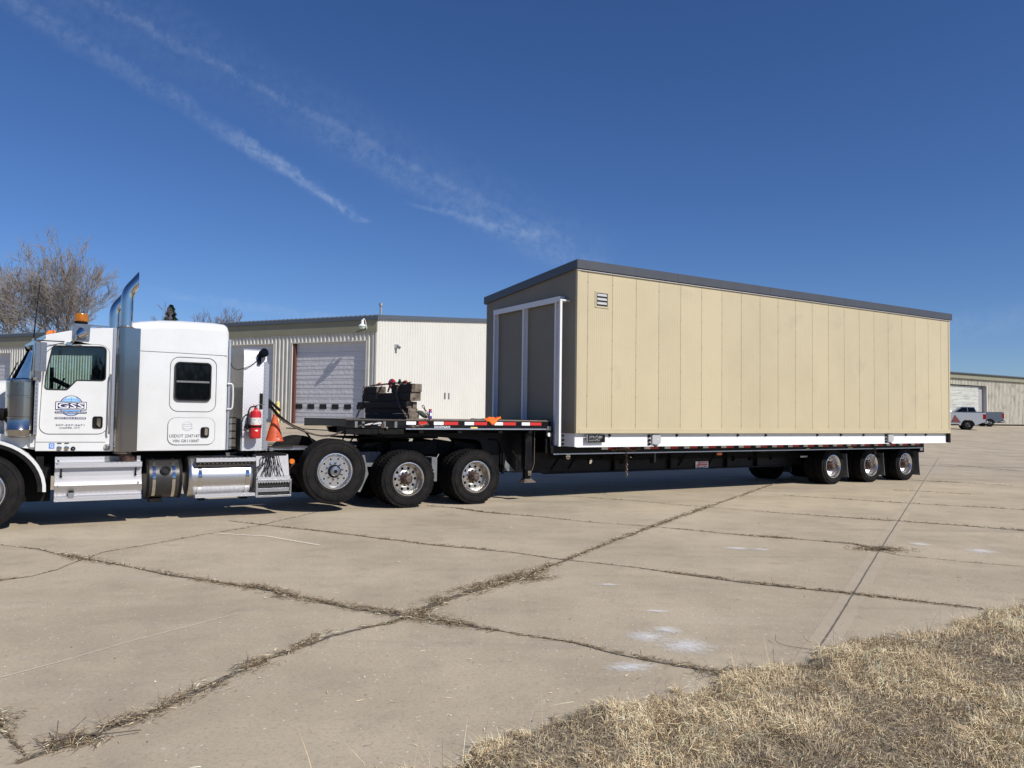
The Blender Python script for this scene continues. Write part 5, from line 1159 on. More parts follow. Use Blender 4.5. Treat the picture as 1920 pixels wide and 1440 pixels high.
    m.cyl((-4.08, .02, .79), (-4.08, .01, .79), .075, n=24, mt='dark_void'); m.lathe([(.05, -.03), (.055, .0)], (-4.08, .02, .79), 20, 'y', 'chrome_clean'); m.box(-4.28, -4.1, .2, .45, .28, .34, 'black_satin'); bt = m.build('particulate_filter', parent=T)
    m = MB()
    for s in (-4.26, -3.98): m.lathe([(.313, .0), (.316, .0), (.316, .045), (.313, .045)], (s, .33, .645), 48, 'x', 'chrome_clean')
    m.build('strap', parent=bt)
    m = MB(); m.lathe([(.001, .0), (.25, .004), (.31, .02), (.333, .05), (.335, .07), (.335, .95), (.333, .97), (.31, 1.0), (.001, 1.02)], (-3.76, .33, .655), 56, 'x', 'brushed'); ft = m.build('fuel_tank', parent=T)
    for s in (-3.605, -2.88):
        m = MB(); m.lathe([(.336, .0), (.343, .0), (.343, .055), (.336, .055)], (s, .33, .655), 56, 'x', 'chrome_clean'); m.build('strap', parent=ft)
    m = MB(); m.box(-3.65, -2.74, -.05, .12, .905, .965, 'tread_plate'); m.box(-3.65, -2.74, -.045, -.04, .86, .905, 'black_satin')
    for k in range(14): m.box(-3.60+k*.063, -3.575+k*.063, -.048, -.044, .872, .885, 'chrome_clean')
    m.build('upper_step', parent=ft)
    m = MB(); m.box(-3.655, -2.735, -.06, .14, .345, .395, 'tread_plate'); m.box(-3.6, -3.5, .0, .3, .30, .36, 'black_satin'); m.box(-2.95, -2.85, .0, .3, .30, .36, 'black_satin'); m.build('lower_step', parent=ft)
    m = MB(); m.lathe([(.05, 0), (.05, .05), (.001, .055)], (-3.1, .33, .98), 18, 'z', 'chrome_clean'); m.tube(smooth_path([(-3.1, .3, 1.0), (-2.95, .25, 1.04), (-2.75, .3, 1.0)], 5), .012, 6, 'rubber'); m.build('filler_cap', parent=ft)
    # battery box with steps
    m = MB(); m.prism([(-.05, .31), (.40, .31), (.40, 1.0), (.12, 1.0), (.02, .66), (-.05, .64)], -2.70, -2.17, 'dull_alloy', axis='x')
    m.box(-2.73, -2.155, -.08, .1, .555, .60, 'brushed'); m.box(-2.73, -2.155, -.08, .1, .315, .345, 'brushed'); m.box(-2.73, -2.70, -.08, .1, .345, .555, 'brushed'); m.box(-2.185, -2.155, -.08, .1, .345, .555, 'grey_plastic'); m.box(-2.70, -2.185, -.052, -.048, .345, .555, 'dark_void')
    m.box(-2.70, -2.19, -.07, -.055, .40, .46, 'brushed')
    for k in range(12): m.cyl((-2.68+k*.043, -.079, .555), (-2.68+k*.043, -.079, .53), .014, .002, 5, 'brushed')
    m.box(-2.72, -2.165, -.03, .03, .62, .645, 'brushed'); m.build('battery_box', parent=T, bevel=.004)
    # lift axle fittings
    m = MB(); m.cyl((-1.96, .66, .85), (-1.96, .60, .85), .045, n=16, mt='amber_lens'); m.box(-2.1, -1.8, .70, .76, .45, .80, 'rust'); m.cyl((-1.95, .7, .62), (-1.8, .7, .4), .04, n=8, mt='black_satin'); m.build('side_marker', parent=T)
    m = MB(); m.box(-2.42, -2.36, .35, .8, 1.05, 1.10, 'grey_plastic')
    for k in range(4): m.tube([(-2.45, .45, 1.10+.028*k), (-2.0, .45, 1.09+.028*k)], .008, 5, 'black_satin')
    m.box(-2.47, -2.44, .42, .48, 1.05, 1.22, 'brushed'); m.box(-2.48, -1.2, .52, .78, 1.055, 1.085, 'brushed'); m.build('deck_plate', parent=T)
    # wheels
    sp_ = [0, .21, .47, .33]
    wheel(T, -6.46, .02, .54, T_STEER, R_FLAT, H_FLAT); wheel(T, -6.46, TW-.02, .54, T_STEER, R_FLAT, H_FLAT, True)
    wheel(T, -1.40, -.05, .705, T_LIFT, R_FLAT, H_FLAT, spin=.12); wheel(T, -1.40, TW+.05, .705, T_LIFT, R_FLAT, H_FLAT, True)
    for i, s in enumerate((0, 1.41)):
        wheel(T, s, 0, .522, T_DRIVE, R_DISH, H_DISH, spin=.15+.4*i); wheel(T, s, TW, .522, T_DRIVE, R_DISH, H_DISH, True)
        wheel(T, s, .33, .522, T_DRIVE, R_DISH, None); wheel(T, s, TW-.33, .522, T_DRIVE, R_DISH, None, True)
    return T
TR = tractor()
# ------------------------------------------------------------------ trailer
def trailer():
    T = thing('drop_deck_trailer', 'long black drop deck trailer with red and white reflective tape carrying the tan building', 'trailer', (8.0, 0.0, 0.0))
    W_ = 2.50
    m = MB()
    # upper deck
    m.box(-1.20, 3.02, .0, .02, 1.452, 1.592, 'black_paint'); m.box(-1.20, 3.02, W_-.02, W_, 1.452, 1.592, 'black_paint'); m.box(-1.20, -1.17, .02, W_-.02, 1.47, 1.592, 'black_paint')
    m.box(3.02, 3.14, .0, W_, 1.30, 1.60, 'black_paint'); m.box(3.13, 3.16, .02, W_-.02, .95, 1.45, 'black_paint')
    m.box(3.03, 3.10, .03, .06, .95, 1.45, 'black_satin')
    m.box(-1.2, -.1, .02, .5, 1.34, 1.47, 'black_satin')
    m.build('upper_deck_frame', parent=T, bevel=.004)
    m = MB(); m.box(-.08, 3.02, -.022, .02, 1.428, 1.452, 'aluminium'); m.build('rub_rail', parent=T)
    m = MB(); m.box(-1.21, 3.14, .0, W_, 1.592, 1.606, 'rust_grey')
    for k in range(8): m.box(-.05, 3.10, .04+k*.304, .32+k*.304, 1.606, 1.618, 'deck_wood')
    m.build('upper_deck', parent=T)
    m = MB(); neck = rpoly([(-.95, 1.45), (3.30, 1.45), (3.46, .96), (3.46, .50), (2.15, .56), (1.85, .90), (1.83, 1.21), (.60, 1.285), (-.20, 1.26), (-.90, 1.34)], [0, 0, 0, 0, .05, .05, .16, .3, .1, .05], 5)
    for t in (.56, 1.78): m.prism(neck, t, t+.09, 'black_paint')
    for t in (.50, 1.72): m.box(-.8, 3.3, t, t+.22, 1.432, 1.45, 'black_paint')
    for s in (-.6, .2, 1.0, 1.9, 2.6): m.box(s, s+.08, .0, W_, 1.36, 1.45, 'black_satin')
    m.box(-.9, .9, .65, 1.78, 1.24, 1.27, 'black_satin'); m.box(2.1, 3.2, .62, 1.78, .60, 1.1, 'black_satin')
    m.tube(smooth_path([(2.0, .54, 1.22), (2.22, .54, 1.18), (2.27, .54, .98), (2.27, .54, .60)], 5), .018, 6, 'black_satin')
    m.build('gooseneck', parent=T)
    # reflective tape
    seg = [(-.065, .112, 'w'), (.112+.06, .36, 'r'), (.53, .76, 'w'), (.765, 1.05, 'r')]
    for (a, b), (c, e) in zip(((-.065, .125), (.49, .69), (1.14, 1.34), (1.80, 1.99), (2.43, 2.62)), ((.18, .37), (.695, 1.0), (1.345, 1.63), (1.995, 2.29), (2.625, 2.90))):
        m = MB(); m.box(a, b, -.004, .001, 1.515, 1.575, 'tape_white'); m.box(c, e, -.004, .001, 1.515, 1.575, 'tape_red'); m.build('reflective_tape', parent=T)
    m = MB(); m.box(1.27, 1.42, -.006, .0, 1.452, 1.478, 'yellow_paint'); m.text('DOONAN', .505, .825, 1.455, 1.500, -.003, 'tape_white'); m.build('lettering', parent=T)
    m = MB()
    for a in (-1.05, -.92, -.52, -.30): m.box(a, a+.05, -.015, .0, 1.46, 1.57, 'grey_plastic')
    m.box(-.62, -.57, -.02, .0, 1.49, 1.56, 'aluminium'); m.cyl((-.45, -.03, 1.46), (-.45, .0, 1.46), .02, n=10, mt='chrome_clean'); m.box(-.56, -.50, -.02, .0, 1.45, 1.54, 'rust')
    m.build('deck_front_fitting', parent=T)
    for k, s in enumerate((-.90, -.76)):
        m = MB(); m.tube([(s+.02, -.03, 1.508+.015*k), (s+.12, -.03, 1.52+.012*k), (s+.2, -.02, 1.53+.01*k)], .017, 8, 'bracket_grey'); m.build('gladhand', parent=T)
    m = MB(); m.cyl((3.08, -.035, 1.33), (3.08, .0, 1.33), .04, n=18, mt='white_plain'); m.box(3.04, 3.13, -.012, .0, 1.42, 1.50, 'brushed'); m.build('corner_lamp', parent=T)
    # landing leg
    for t in (.12, W_-.30):
        m = MB(); m.box(2.60, 2.76, t, t+.15, .62, 1.42, 'black_paint'); m.box(2.625, 2.735, t+.02, t+.13, .42, .62, 'black_satin'); m.add([(2.56, t-.03, .362), (2.86, t-.03, .362), (2.86, t+.2, .362), (2.56, t+.2, .362), (2.64, t+.04, .46), (2.74, t+.04, .46), (2.74, t+.12, .46), (2.64, t+.12, .46)], [(0, 3, 2, 1), (4, 5, 6, 7), (0, 1, 5, 4), (1, 2, 6, 5), (2, 3, 7, 6), (3, 0, 4, 7)], 'rust_grey')
        m.box(2.66, 2.74, t-.02, t, .50, .60, 'timber_end'); m.tube([(2.85, t+.05, 1.4), (2.85, t+.05, .75), (2.80, t+.05, .6)], .010, 6, 'chain_steel'); m.tube([(2.35, t+.1, 1.0), (2.65, t+.1, .62)], .02, 6, 'black_satin'); m.build('landing_leg', parent=T)
    m = MB(); m.box(2.30, 2.34, .5, .56, .52, .95, 'black_paint'); m.prism([(2.34, .58), (2.60, .56), (2.36, .80)], .50, .54, 'grey_plastic'); m.build('gusset', parent=T)
    # lower deck
    m = MB(); m.box(3.14, 16.5, .0, .02, .945, 1.085, 'black_paint'); m.box(3.14, 16.5, W_-.02, W_, .945, 1.085, 'black_paint'); m.box(16.47, 16.5, .02, W_-.02, .80, 1.085, 'black_paint'); m.box(3.16, 16.47, .02, W_-.02, 1.07, 1.086, 'deck_wood')
    k = 3.5
    while k < 16.4: m.box(k, k+.06, .02, W_-.02, .96, 1.06, 'black_satin'); k += .45
    m.build('lower_deck_frame', parent=T)
    m = MB(); m.box(3.2, 16.4, -.022, .02, .921, .945, 'aluminium'); m.build('lower_rub_rail', parent=T)
    # main beams with punched lightening holes
    holes = [circ(s, z, .075, 18) for s, z in ((4.075, .83), (4.67, .72), (4.97, .83), (5.56, .72), (5.88, .83), (6.47, .72), (6.77, .83), (7.4, .72), (9.2, .72), (9.8, .72), (10.6, .72))]
    low = [(3.44, .96), (3.44, .50), (4.2, .475), (11.2, .475), (12.0, .62), (16.4, .62), (16.4, .96)]
    m = MB(); m.prism(low, .68, .70, 'black_paint', holes); m.box(3.44, 11.2, .62, .78, .47, .49, 'black_paint')
    for hk in holes: m.tube([(x, .685, z) for x, z in hk], .012, 5, 'black_paint', closed=True)
    low2 = [(3.44, .96), (3.44, .88), (3.6, .50), (11.2, .475), (12.0, .62), (16.4, .62), (16.4, .96)]
    hol2 = [circ(s+.08, z-.10, .13, 18) for s, z in ((3.85, .80), (4.45, .70), (4.80, .80), (5.56, .70), (6.0, .80), (6.70, .70), (7.05, .80))]
    m.prism(low2, 1.80, 1.82, 'black_paint', hol2); m.box(3.6, 11.2, 1.74, 1.90, .46, .48, 'black_paint')
    for s in (3.9, 4.35, 7.6, 8.6): m.tube([(s, .66, .92), (s-.28, .66, .56)], .012, 5, 'black_satin')
    for s in (5.3, 7.0, 8.9, 10.0): m.box(s, s+.02, .60, .68, .50, .95, 'black_satin')
    m.build('main_beam', parent=T)
    for k in range(21):
        s = 4.45+k*.60
        if s+.45 > 16.4: break
        m = MB(); m.box(s, s+.17, -.004, .001, 1.01, 1.065, 'tape_white'); m.box(s+.175, s+.42, -.004, .001, 1.01, 1.065, 'tape_red'); m.build('reflective_tape', parent=T)
    m = MB(); m.box(11.15, 11.3, -.006, .0, .95, .975, 'yellow_paint'); m.box(12.9, 13.1, -.006, .0, .95, .975, 'yellow_paint'); m.build('yellow_marker', parent=T)
    m = MB(); m.prism(rrect(7.93, 8.08, .84, .90, .02), .0, .03, 'amber_lens'); m.build('side_marker', parent=T)
    m = MB(); m.box(7.875, 8.30, .655, .662, .478, .655, 'tape_white'); m.box(7.96, 8.27, .65, .654, .60, .645, 'tape_red'); m.box(7.95, 8.27, .65, .654, .555, .585, 'tape_red'); m.tube([(x, .652, z) for x, z in circ(7.95, .54, .035, 14)], .010, 5, 'tape_red', closed=True); m.box(7.97, 7.99, .65, .654, .54, .645, 'tape_red')
    m.text('WARNING', 7.99, 8.24, .607, .638, .646, 'tape_white'); m.box(8.02, 8.12, .65, .654, .50, .52, 'grey_text'); m.box(8.14, 8.24, .65, .654, .515, .535, 'grey_text'); m.build('warning_sticker', parent=T)
    m = MB(); m.box(5.98, 6.0, .02, .04, .72, .92, 'grey_plastic'); m.box(11.6, 11.9, .5, .53, .70, .74, 'tape_white'); m.box(10.6, 12.0, .72, 1.8, .5, .92, 'black_satin'); m.cyl((11.0, .75, .70), (11.0, 1.7, .70), .16, n=14, mt='black_satin')
    for q in range(4): m.tube(smooth_path([(3.6, .55-.02*q, .90-.03*q), (5.5, .6, .86-.04*q), (7.6, .58, .90-.05*q), (9.4, .6, .84-.04*q), (11.8, .55, .80-.03*q)], 5), .010, 5, 'rubber')
    for s in (12.27, 13.93, 15.58): m.cyl((s, .3, .478), (s, 2.2, .478), .065, n=10, mt='black_satin'); m.box(s-.4, s+.1, .70, .80, .5, .85, 'black_satin')
    m.build('running_gear', parent=T)
    for s, zt, zb in ((12.86, .80, .17), (14.52, .80, .17), (16.25, .84, .13)):
        for t in (.02, W_-.64):
            m = MB(); m.add([(s, t, zt), (s, t+.62, zt), (s+.02, t+.62, .5), (s+.02, t, .5), (s+.07, t, zb), (s+.07, t+.62, zb)], [(0, 1, 2, 3), (3, 2, 5, 4)], 'grey_plastic'); m.tube([(s, t, zt), (s+.02, t, .5), (s+.07, t, zb)], .006, 4, 'aluminium'); m.box(s-.02, s+.02, t, t+.62, zt, zt+.03, 'black_satin'); m.build('mud_flap', parent=T)
    m = MB(); m.box(16.25, 16.5, .0, .06, .80, .94, 'black_satin'); m.box(16.3, 16.42, -.012, .0, .85, .92, 'tape_white'); m.box(16.5, 16.52, .05, .5, .84, .96, 'tail_red'); m.box(16.5, 16.52, W_-.5, W_-.05, .84, .96, 'tail_red'); m.build('tail_bracket', parent=T)
    for i, s in enumerate((12.27, 13.93, 15.58)):
        wheel(T, s, 0, .478, T_TRL, R_DISHB, H_DISH, spin=.3*i); wheel(T, s, W_, .478, T_TRL, R_DISHB, H_DISH, True)
        wheel(T, s, .32, .478, T_TRL, R_DISHB, None); wheel(T, s, W_-.32, .478, T_TRL, R_DISHB, None, True)
    return T
trailer()
# ------------------------------------------------------------------ modular building
def building():
    T = thing('modular_building', 'tan ribbed panel building with dark roof edge loaded on the trailer', 'building', (10.2, 1.34, 1.09))
    s0, s1, t0, t1, zb, zn, zf = 3.40, 17.0, -.50, 3.18, 1.37, 4.72, 4.42
    m = MB(); fw = [(t0, zb), (t1, zb), (t1, zf), (t0, zn)]
    # near long wall: separate panels with shadow gaps and screws
    seams = [s0+.268+.6435*k for k in range(21)]; ed = [s0+.07]+seams+[s1-.07]
    for a, b in zip(ed, ed[1:]): m.box(a+.004, b-.004, t0, t0+.03, zb+.10, zn-.01, 'panel_beige')
    m.box(s0, s1, t0+.012, t0+.05, zb+.02, zn, 'timber_end'); m.mats[m.mats.index('timber_end')] = 'door_beige'
    m.build('side_wall', parent=T)
    m = MB()
    for s in seams:
        k = 0
        z = zb+.18
        while z < zn-.1:
            for d in (-.016, .016) if k % 2 == 0 else (.016,): m.cyl((s+d, t0+.001, z), (s+d, t0-.004, z), .006, n=6, mt='door_beige')
            z += .29; k += 1
    m.build('screw', parent=T)
    m = MB(); m.box(s0-.004, s0+.07, t0-.012, t0+.05, zb, zn, 'panel_beige'); m.box(s1-.07, s1+.004, t0-.012, t0+.05, zb, zn, 'panel_beige'); m.box(s0+.07, s1-.07, t0-.012, t0+.03, zb+.055, zb+.10, 'panel_beige'); m.box(s0+.07, s1-.07, t0-.020, t0+.03, zb, zb+.055, 'panel_beige'); m.build('corner_trim', parent=T, bevel=.003)
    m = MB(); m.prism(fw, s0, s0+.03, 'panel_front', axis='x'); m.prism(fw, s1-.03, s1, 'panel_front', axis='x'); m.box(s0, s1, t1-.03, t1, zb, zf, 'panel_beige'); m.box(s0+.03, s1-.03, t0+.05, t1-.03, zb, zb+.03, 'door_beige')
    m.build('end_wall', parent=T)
    # roof
    def rz(t): return 4.88 + (4.575-4.88)*(t+.56)/(3.24+.56)
    m = MB()
    for (sa, sb) in ((s0-.05, s0-.03), (s1+.03, s1+.05)): m.prism([(t0-.06, rz(-.56)-.18), (t1+.06, rz(3.24)-.17), (t1+.06, rz(3.24)), (t0-.06, rz(-.56))], sa, sb, 'roof_trim', axis='x')
    cuts = [s0-.03, 6.1, 9.1, 12.0, 14.9, 16.1, s1+.03]
    for a, b in zip(cuts, cuts[1:]): m.box(a+.003, b-.003, t0-.06, t0-.04, 4.70, 4.88, 'roof_trim'); m.box(a+.003, b-.003, t1+.04, t1+.06, 4.40, 4.575, 'roof_trim')
    m.box(s0-.03, s1+.03, t0-.045, t0-.035, 4.69, 4.87, 'roof_trim'); m.box(s0-.03, s1+.03, t0-.042, t0+.02, 4.690, 4.70, 'roof_trim')
    m.box(s0-.02, s1+.02, t0-.035, t0+.0, 4.672, 4.684, 'white_plain')
    m.build('roof_trim', parent=T)
    m = MB(); m.add([(s0-.03, -.54, rz(-.54)-.01), (s1+.03, -.54, rz(-.54)-.01), (s1+.03, 3.22, rz(3.22)-.01), (s0-.03, 3.22, rz(3.22)-.01)], [(0, 1, 2, 3)], 'roof_metal'); m.build('roof', parent=T)
    # base beam: white channel
    def channel(m, a, b, t, sg):
        m.box(a, b, t, t+.012*sg if sg > 0 else t, zb-.265, zb-.005, 'white_beam') if False else None
        lo, hi = sorted((t, t+.010*sg)); m.box(a, b, lo, hi, 1.10, 1.365, 'white_beam'); lo, hi = sorted((t-.045*sg, t+.02*sg)); m.box(a, b, lo, hi, 1.088, 1.100, 'white_beam')
    m = MB(); channel(m, s0+.03, s1-.03, -.43, 1); channel(m, s0+.03, s1-.03, 3.11, -1)
    m.box(s0+.02, s0+.03, -.42, 3.10, 1.095, 1.365, 'white_beam'); m.box(s1-.03, s1-.02, -.42, 3.10, 1.095, 1.365, 'white_beam')
    k = s0+.6
    while k < s1-.3: m.box(k, k+.05, -.42, 3.10, 1.19, 1.36, 'white_beam'); k += .61
    beam = m.build('base_beam', parent=T)
    m = MB(); m.box(s1-.10, s1+.02, -.5, -.35, 1.10, 1.37, 'black_satin'); m.build('beam_end_cap', parent=T)
    for s in (4.311, 6.199, 7.159, 8.125, 9.086, 11.011, 11.965, 12.925, 14.857, 15.834):
        m = MB(); m.cyl((s, -.42, 1.325), (s, -.452, 1.325), .030, n=6, mt='black_satin'); m.cyl((s, -.452, 1.325), (s, -.475, 1.325), .015, n=8, mt='black_satin'); m.build('bolt', parent=beam)
    for s in (5.37, 13.90):
        m = MB(); m.box(s-.02, s+.06, -.437, -.431, 1.095, 1.36, 'bracket_grey'); m.prism(rpoly([(-.43, 1.12), (-.475, 1.12), (-.475, 1.36), (-.43, 1.36)], [0, .01, .01, 0]), s+.09, s+.10, 'bracket_grey', axis='x'); m.prism(rrect(s+.10, s+.33, 1.135, 1.355, .05), -.475, -.465, 'bracket_grey')
        for z in (1.14, 1.22, 1.31): m.cyl((s+.02, -.437, z), (s+.02, -.465, z), .032, n=6, mt='black_satin')
        m.cyl((s+.24, -.475, 1.24), (s+.24, -.48, 1.24), .012, n=8, mt='white_plain'); m.cyl((s+.16, -.45, 1.10), (s+.16, -.52, 1.08), .03, n=8, mt='rust'); m.build('lifting_bracket', parent=beam)
    for z in (1.14, 1.22, 1.31):
        m = MB(); m.cyl((s0+.02, -.05, z), (s0-.01, -.05, z), .022, n=6, mt='black_satin'); m.build('bolt', parent=beam)
    # name board
    m = MB(); m.box(3.66, 4.14, -.505, -.50, 1.185, 1.345, 'black_satin'); m.box(3.66, 3.70, -.508, -.504, 1.19, 1.34, 'grey_plastic'); b = m.build('name_board', parent=beam, off=(10.2, 1.34, 1.09))
    m = MB(); m.text('STR', 3.735, 3.875, 1.268, 1.320, -.507, 'letter_grey'); m.text('BI', 3.985, 4.06, 1.268, 1.320, -.507, 'letter_grey')
    m.tube([(x, -.507, z) for x, z in circ(3.928, 1.282, .038, 18)], .005, 5, 'letter_grey', closed=True); m.tube([(3.905, -.507, 1.305), (3.93, -.507, 1.27), (3.955, -.507, 1.31)], .004, 5, 'letter_grey'); m.text('FASTICAT', 3.73, 4.02, 1.208, 1.242, -.507, 'letter_grey'); m.build('lettering', parent=beam)
    m = MB()
    for k in range(3): m.box(3.70+.17*k, 3.72+.17*k, -.50, -.43, 1.25, 1.27, 'black_satin')
    m.build('board_bracket', parent=beam)
    # louvre
    v0, v1, va, vb = 3.885, 4.175, 3.985, 4.255
    m = MB(); m.prism(rrect(v0-.035, v1+.035, va-.035, vb+.035, .005, 2), t0-.012, t0+.001, 'panel_beige', [rrect(v0, v1, va, vb, .004, 2)]); m.box(v0, v1, t0-.004, t0-.002, va, vb, 'dark_void'); lv = m.build('vent_frame', parent=T)
    m = MB()
    for k in range(3): z = va+.035+k*.085; m.add([(v0+.02, t0-.003, z+.055), (v1-.02, t0-.003, z+.055), (v1-.02, t0-.014, z), (v0+.02, t0-.014, z)], [(0, 1, 2, 3)], 'bracket_grey')
    m.build('slat', parent=lv)
    # sliding door on the end
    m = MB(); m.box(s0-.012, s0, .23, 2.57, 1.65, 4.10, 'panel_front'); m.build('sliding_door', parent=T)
    m = MB(); m.box(s0-.10, s0, -.06, 2.66, 4.10, 4.18, 'white_beam'); m.box(s0-.115, s0-.10, -.06, 2.66, 4.07, 4.185, 'white_beam'); m.build('door_track', parent=T)
    for (ta, tb, zz) in ((.05, .17, 1.10), (1.30, 1.45, 1.62), (2.57, 2.77, 1.62)):
        m = MB(); m.box(s0-.03, s0, ta, tb, zz, 4.10 if ta < 2 else 4.14, 'white_beam'); m.box(s0-.11, s0-.03, ta+.03, ta+.09, zz, 4.07, 'white_beam'); m.build('door_post', parent=T, bevel=.003)
    m = MB(); m.box(s0-.235, s0-.185, -.245, -.20, 1.10, 4.06, 'white_beam'); m.box(s0-.24, s0, -.25, -.05, 4.06, 4.09, 'white_beam'); m.build('corner_post', parent=T)
    return T
building()
# ------------------------------------------------------------------ cargo
rt = random.Random(12)
def timber(s0, s1, t0, t1, z0, z1, label, grp='dark timber blocks stacked across the upper deck'):
    m = MB(); n = 12; vs = []
    for k in range(n+1):
        t = t0+(t1-t0)*k/n
        for (a, z) in rpoly([(s0, z0), (s1, z0), (s1, z1), (s0, z1)], .012, 2): vs.append((a+rt.uniform(-.003, .003), t, z+rt.uniform(-.003, .003) if z > z0+.01 else z))
    q = len(vs)//(n+1)
    m.add(vs, [(i*q+k, i*q+(k+1) % q, (i+1)*q+(k+1) % q, (i+1)*q+k) for i in range(n) for k in range(q)], 'timber_side')
    m.add(vs[:q], [tuple(range(q))], 'timber_end'); m.add(vs[-q:], [tuple(range(q-1, -1, -1))], 'timber_end')
    solo(m, 'timber_block', label, 'timber', ((s0+s1)/2, (t0+t1)/2, z0), group=grp, ang=30)
Z = [1.618, 1.715, 1.82, 1.955, 2.118, 2.272]
timber(.04, .24, .12, 2.36, Z[0]+.001, Z[1], 'lowest dark timber of the stack, lying on the deck boards')
timber(.03, .22, .14, 2.36, Z[1]+.002, Z[2], 'second timber from the bottom of the stack')
timber(.00, .105, .16, 2.72, Z[2]+.002, Z[3]-.004, 'narrow third-layer timber whose far end sticks out past the stack')
timber(.115, .20, .13, 2.34, Z[2]+.002, Z[3]-.012, 'narrow third-layer timber on the side of the tan building')
timber(.03, .235, .05, 2.50, Z[3]+.002, Z[4], 'fourth timber, wide and overhanging under the top pieces')
timber(.04, .24, .02, .98, Z[4]+.002, Z[5], 'top near timber piece with pale weathered end grain under the binder')
timber(.03, .23, 1.72, 2.46, Z[4]+.002, Z[5]-.01, 'short top timber piece at the far end behind the gap')
G2 = 'chains holding the timber stack'
def chain(pts, label): solo(chain_mb(pts, .065, .0075), 'load_chain', label, 'chain', pts[0], 'chain_steel', G2)
chain([(.10, .55, Z[5]+.01), (.02, .60, Z[5]-.02), (.0, .62, Z[4]), (.01, .55, Z[3]), (-.04, .35, 1.85), (-.02, .06, 1.63)], 'chain slanting down the dark face of the stack to the near deck edge')
chain([(.1, 2.35, Z[5]+.01), (.0, 2.36, Z[5]-.02), (-.01, 2.36, Z[4]), (-.02, 2.35, Z[3]), (-.12, 2.43, 1.63)], 'chain at the far left end of the timber stack')
chain([(.27, .0, Z[3]-.08), (.27, .0, 1.85), (.36, -.03, 1.68), (.40, -.03, 1.58)], 'pale chain hanging beside the timber end grain')
chain([(-.02, -.03, 1.49), (.1, -.03, 1.475), (.25, -.03, 1.50), (.36, -.03, 1.53)], 'loose pale chain draped along the side rail under the white tape')
chain([(.13, 2.3, Z[5]+.02), (.13, 1.6, Z[5]+.03), (.13, 1.0, Z[5]+.04), (.13, .3, Z[5]+.02)], 'chain lying along the top of the timber stack')
m = MB(); m.tube(smooth_path([(.12, 1.28, Z[5]+.02), (.12, 1.20, Z[5]+.09), (.12, 1.08, Z[5]+.08), (.12, 1.05, Z[5]+.0), (.10, 1.12, Z[5]-.05)], 5), .035, 8, 'red_paint'); m.tube([(.1, 1.18, Z[5]+.02), (.06, 1.2, Z[4]+.02)], .02, 8, 'orange_plastic'); m.cyl((.1, 1.10, Z[5]+.01), (.1, .92, Z[5]+.05), .02, n=8, mt='rust_grey')
solo(m, 'load_binder', 'red lever load binder on top of the timber stack above the gap', 'load binder', (.1, 1.15, Z[5]))
m = MB(); m.tube(smooth_path([(.1, .62, Z[5]+.01), (.12, .56, Z[5]+.05), (.13, .48, Z[5]+.055), (.12, .42, Z[5]+.02)], 5), .022, 8, 'orange_plastic'); m.cyl((.1, .35, Z[5]+.02), (.1, .2, Z[5]+.03), .014, n=8, mt='chain_steel')
solo(m, 'load_binder', 'small orange binder hook above the near end of the stack', 'load binder', (.1, .5, Z[5]))
m = MB(); m.tube([(-.01, 1.62, Z[4]-.10), (-.04, 1.48, Z[4]-.0), (-.03, 1.30, Z[5]-.02)], .018, 8, 'timber_end'); m.tube([(-.03, 1.55, Z[5]-.03), (-.02, 1.42, Z[4]+.03)], .014, 8, 'timber_end'); m.tube([(.02, 1.7, Z[5]+.02), (.02, 1.5, Z[5]+.05)], .018, 8, 'orange_plastic')
solo(m, 'ratchet_handle', 'tan ratchet strap handle hanging down from the top of the timber stack', 'ratchet strap', (0, 1.45, Z[4]))
m = MB(); m.tube([(.1, .8, Z[5]+.02), (.12, .76, Z[5]+.10), (.13, .72, Z[5]+.03)], .02, 6, 'canvas_green'); solo(m, 'folded_glove', 'small dark green glove on top of the stack beside the red binder', 'glove', (.1, .78, Z[5]), 'canvas_green')
m = MB(); m.lathe([(.001, 0), (.033, .0), (.034, .01), (.034, .14), (.026, .155)], (.46, .10, 1.62), 20, 'z', 'purple'); m.lathe([(.026, .155), (.028, .16), (.028, .19), (.001, .192)], (.46, .10, 1.62), 18, 'z', 'red_paint'); m.box(.44, .475, .064, .068, 1.68, 1.74, 'white_plain')
solo(m, 'spray_can', 'purple spray can with red cap standing on the deck', 'spray can', (.46, .10, 1.62))
m = MB(); vs = []; nn = 14
m.tube(smooth_path([(.30, .25, 1.75), (.36, .22, 1.72), (.42, .2, 1.66), (.47, .2, 1.645)], 6), [.02]+[.05]*18, 10, 'canvas_green') if False else m.tube([(.27, .25, 1.76), (.33, .22, 1.73), (.39, .2, 1.68), (.44, .2, 1.65)], [.03, .05, .045, .02], 10, 'canvas_green')
solo(m, 'canvas_bag', 'dark green cloth bundle leaning between the timber stack and the spray can', 'cloth bundle', (.36, .22, 1.62), 'canvas_green')
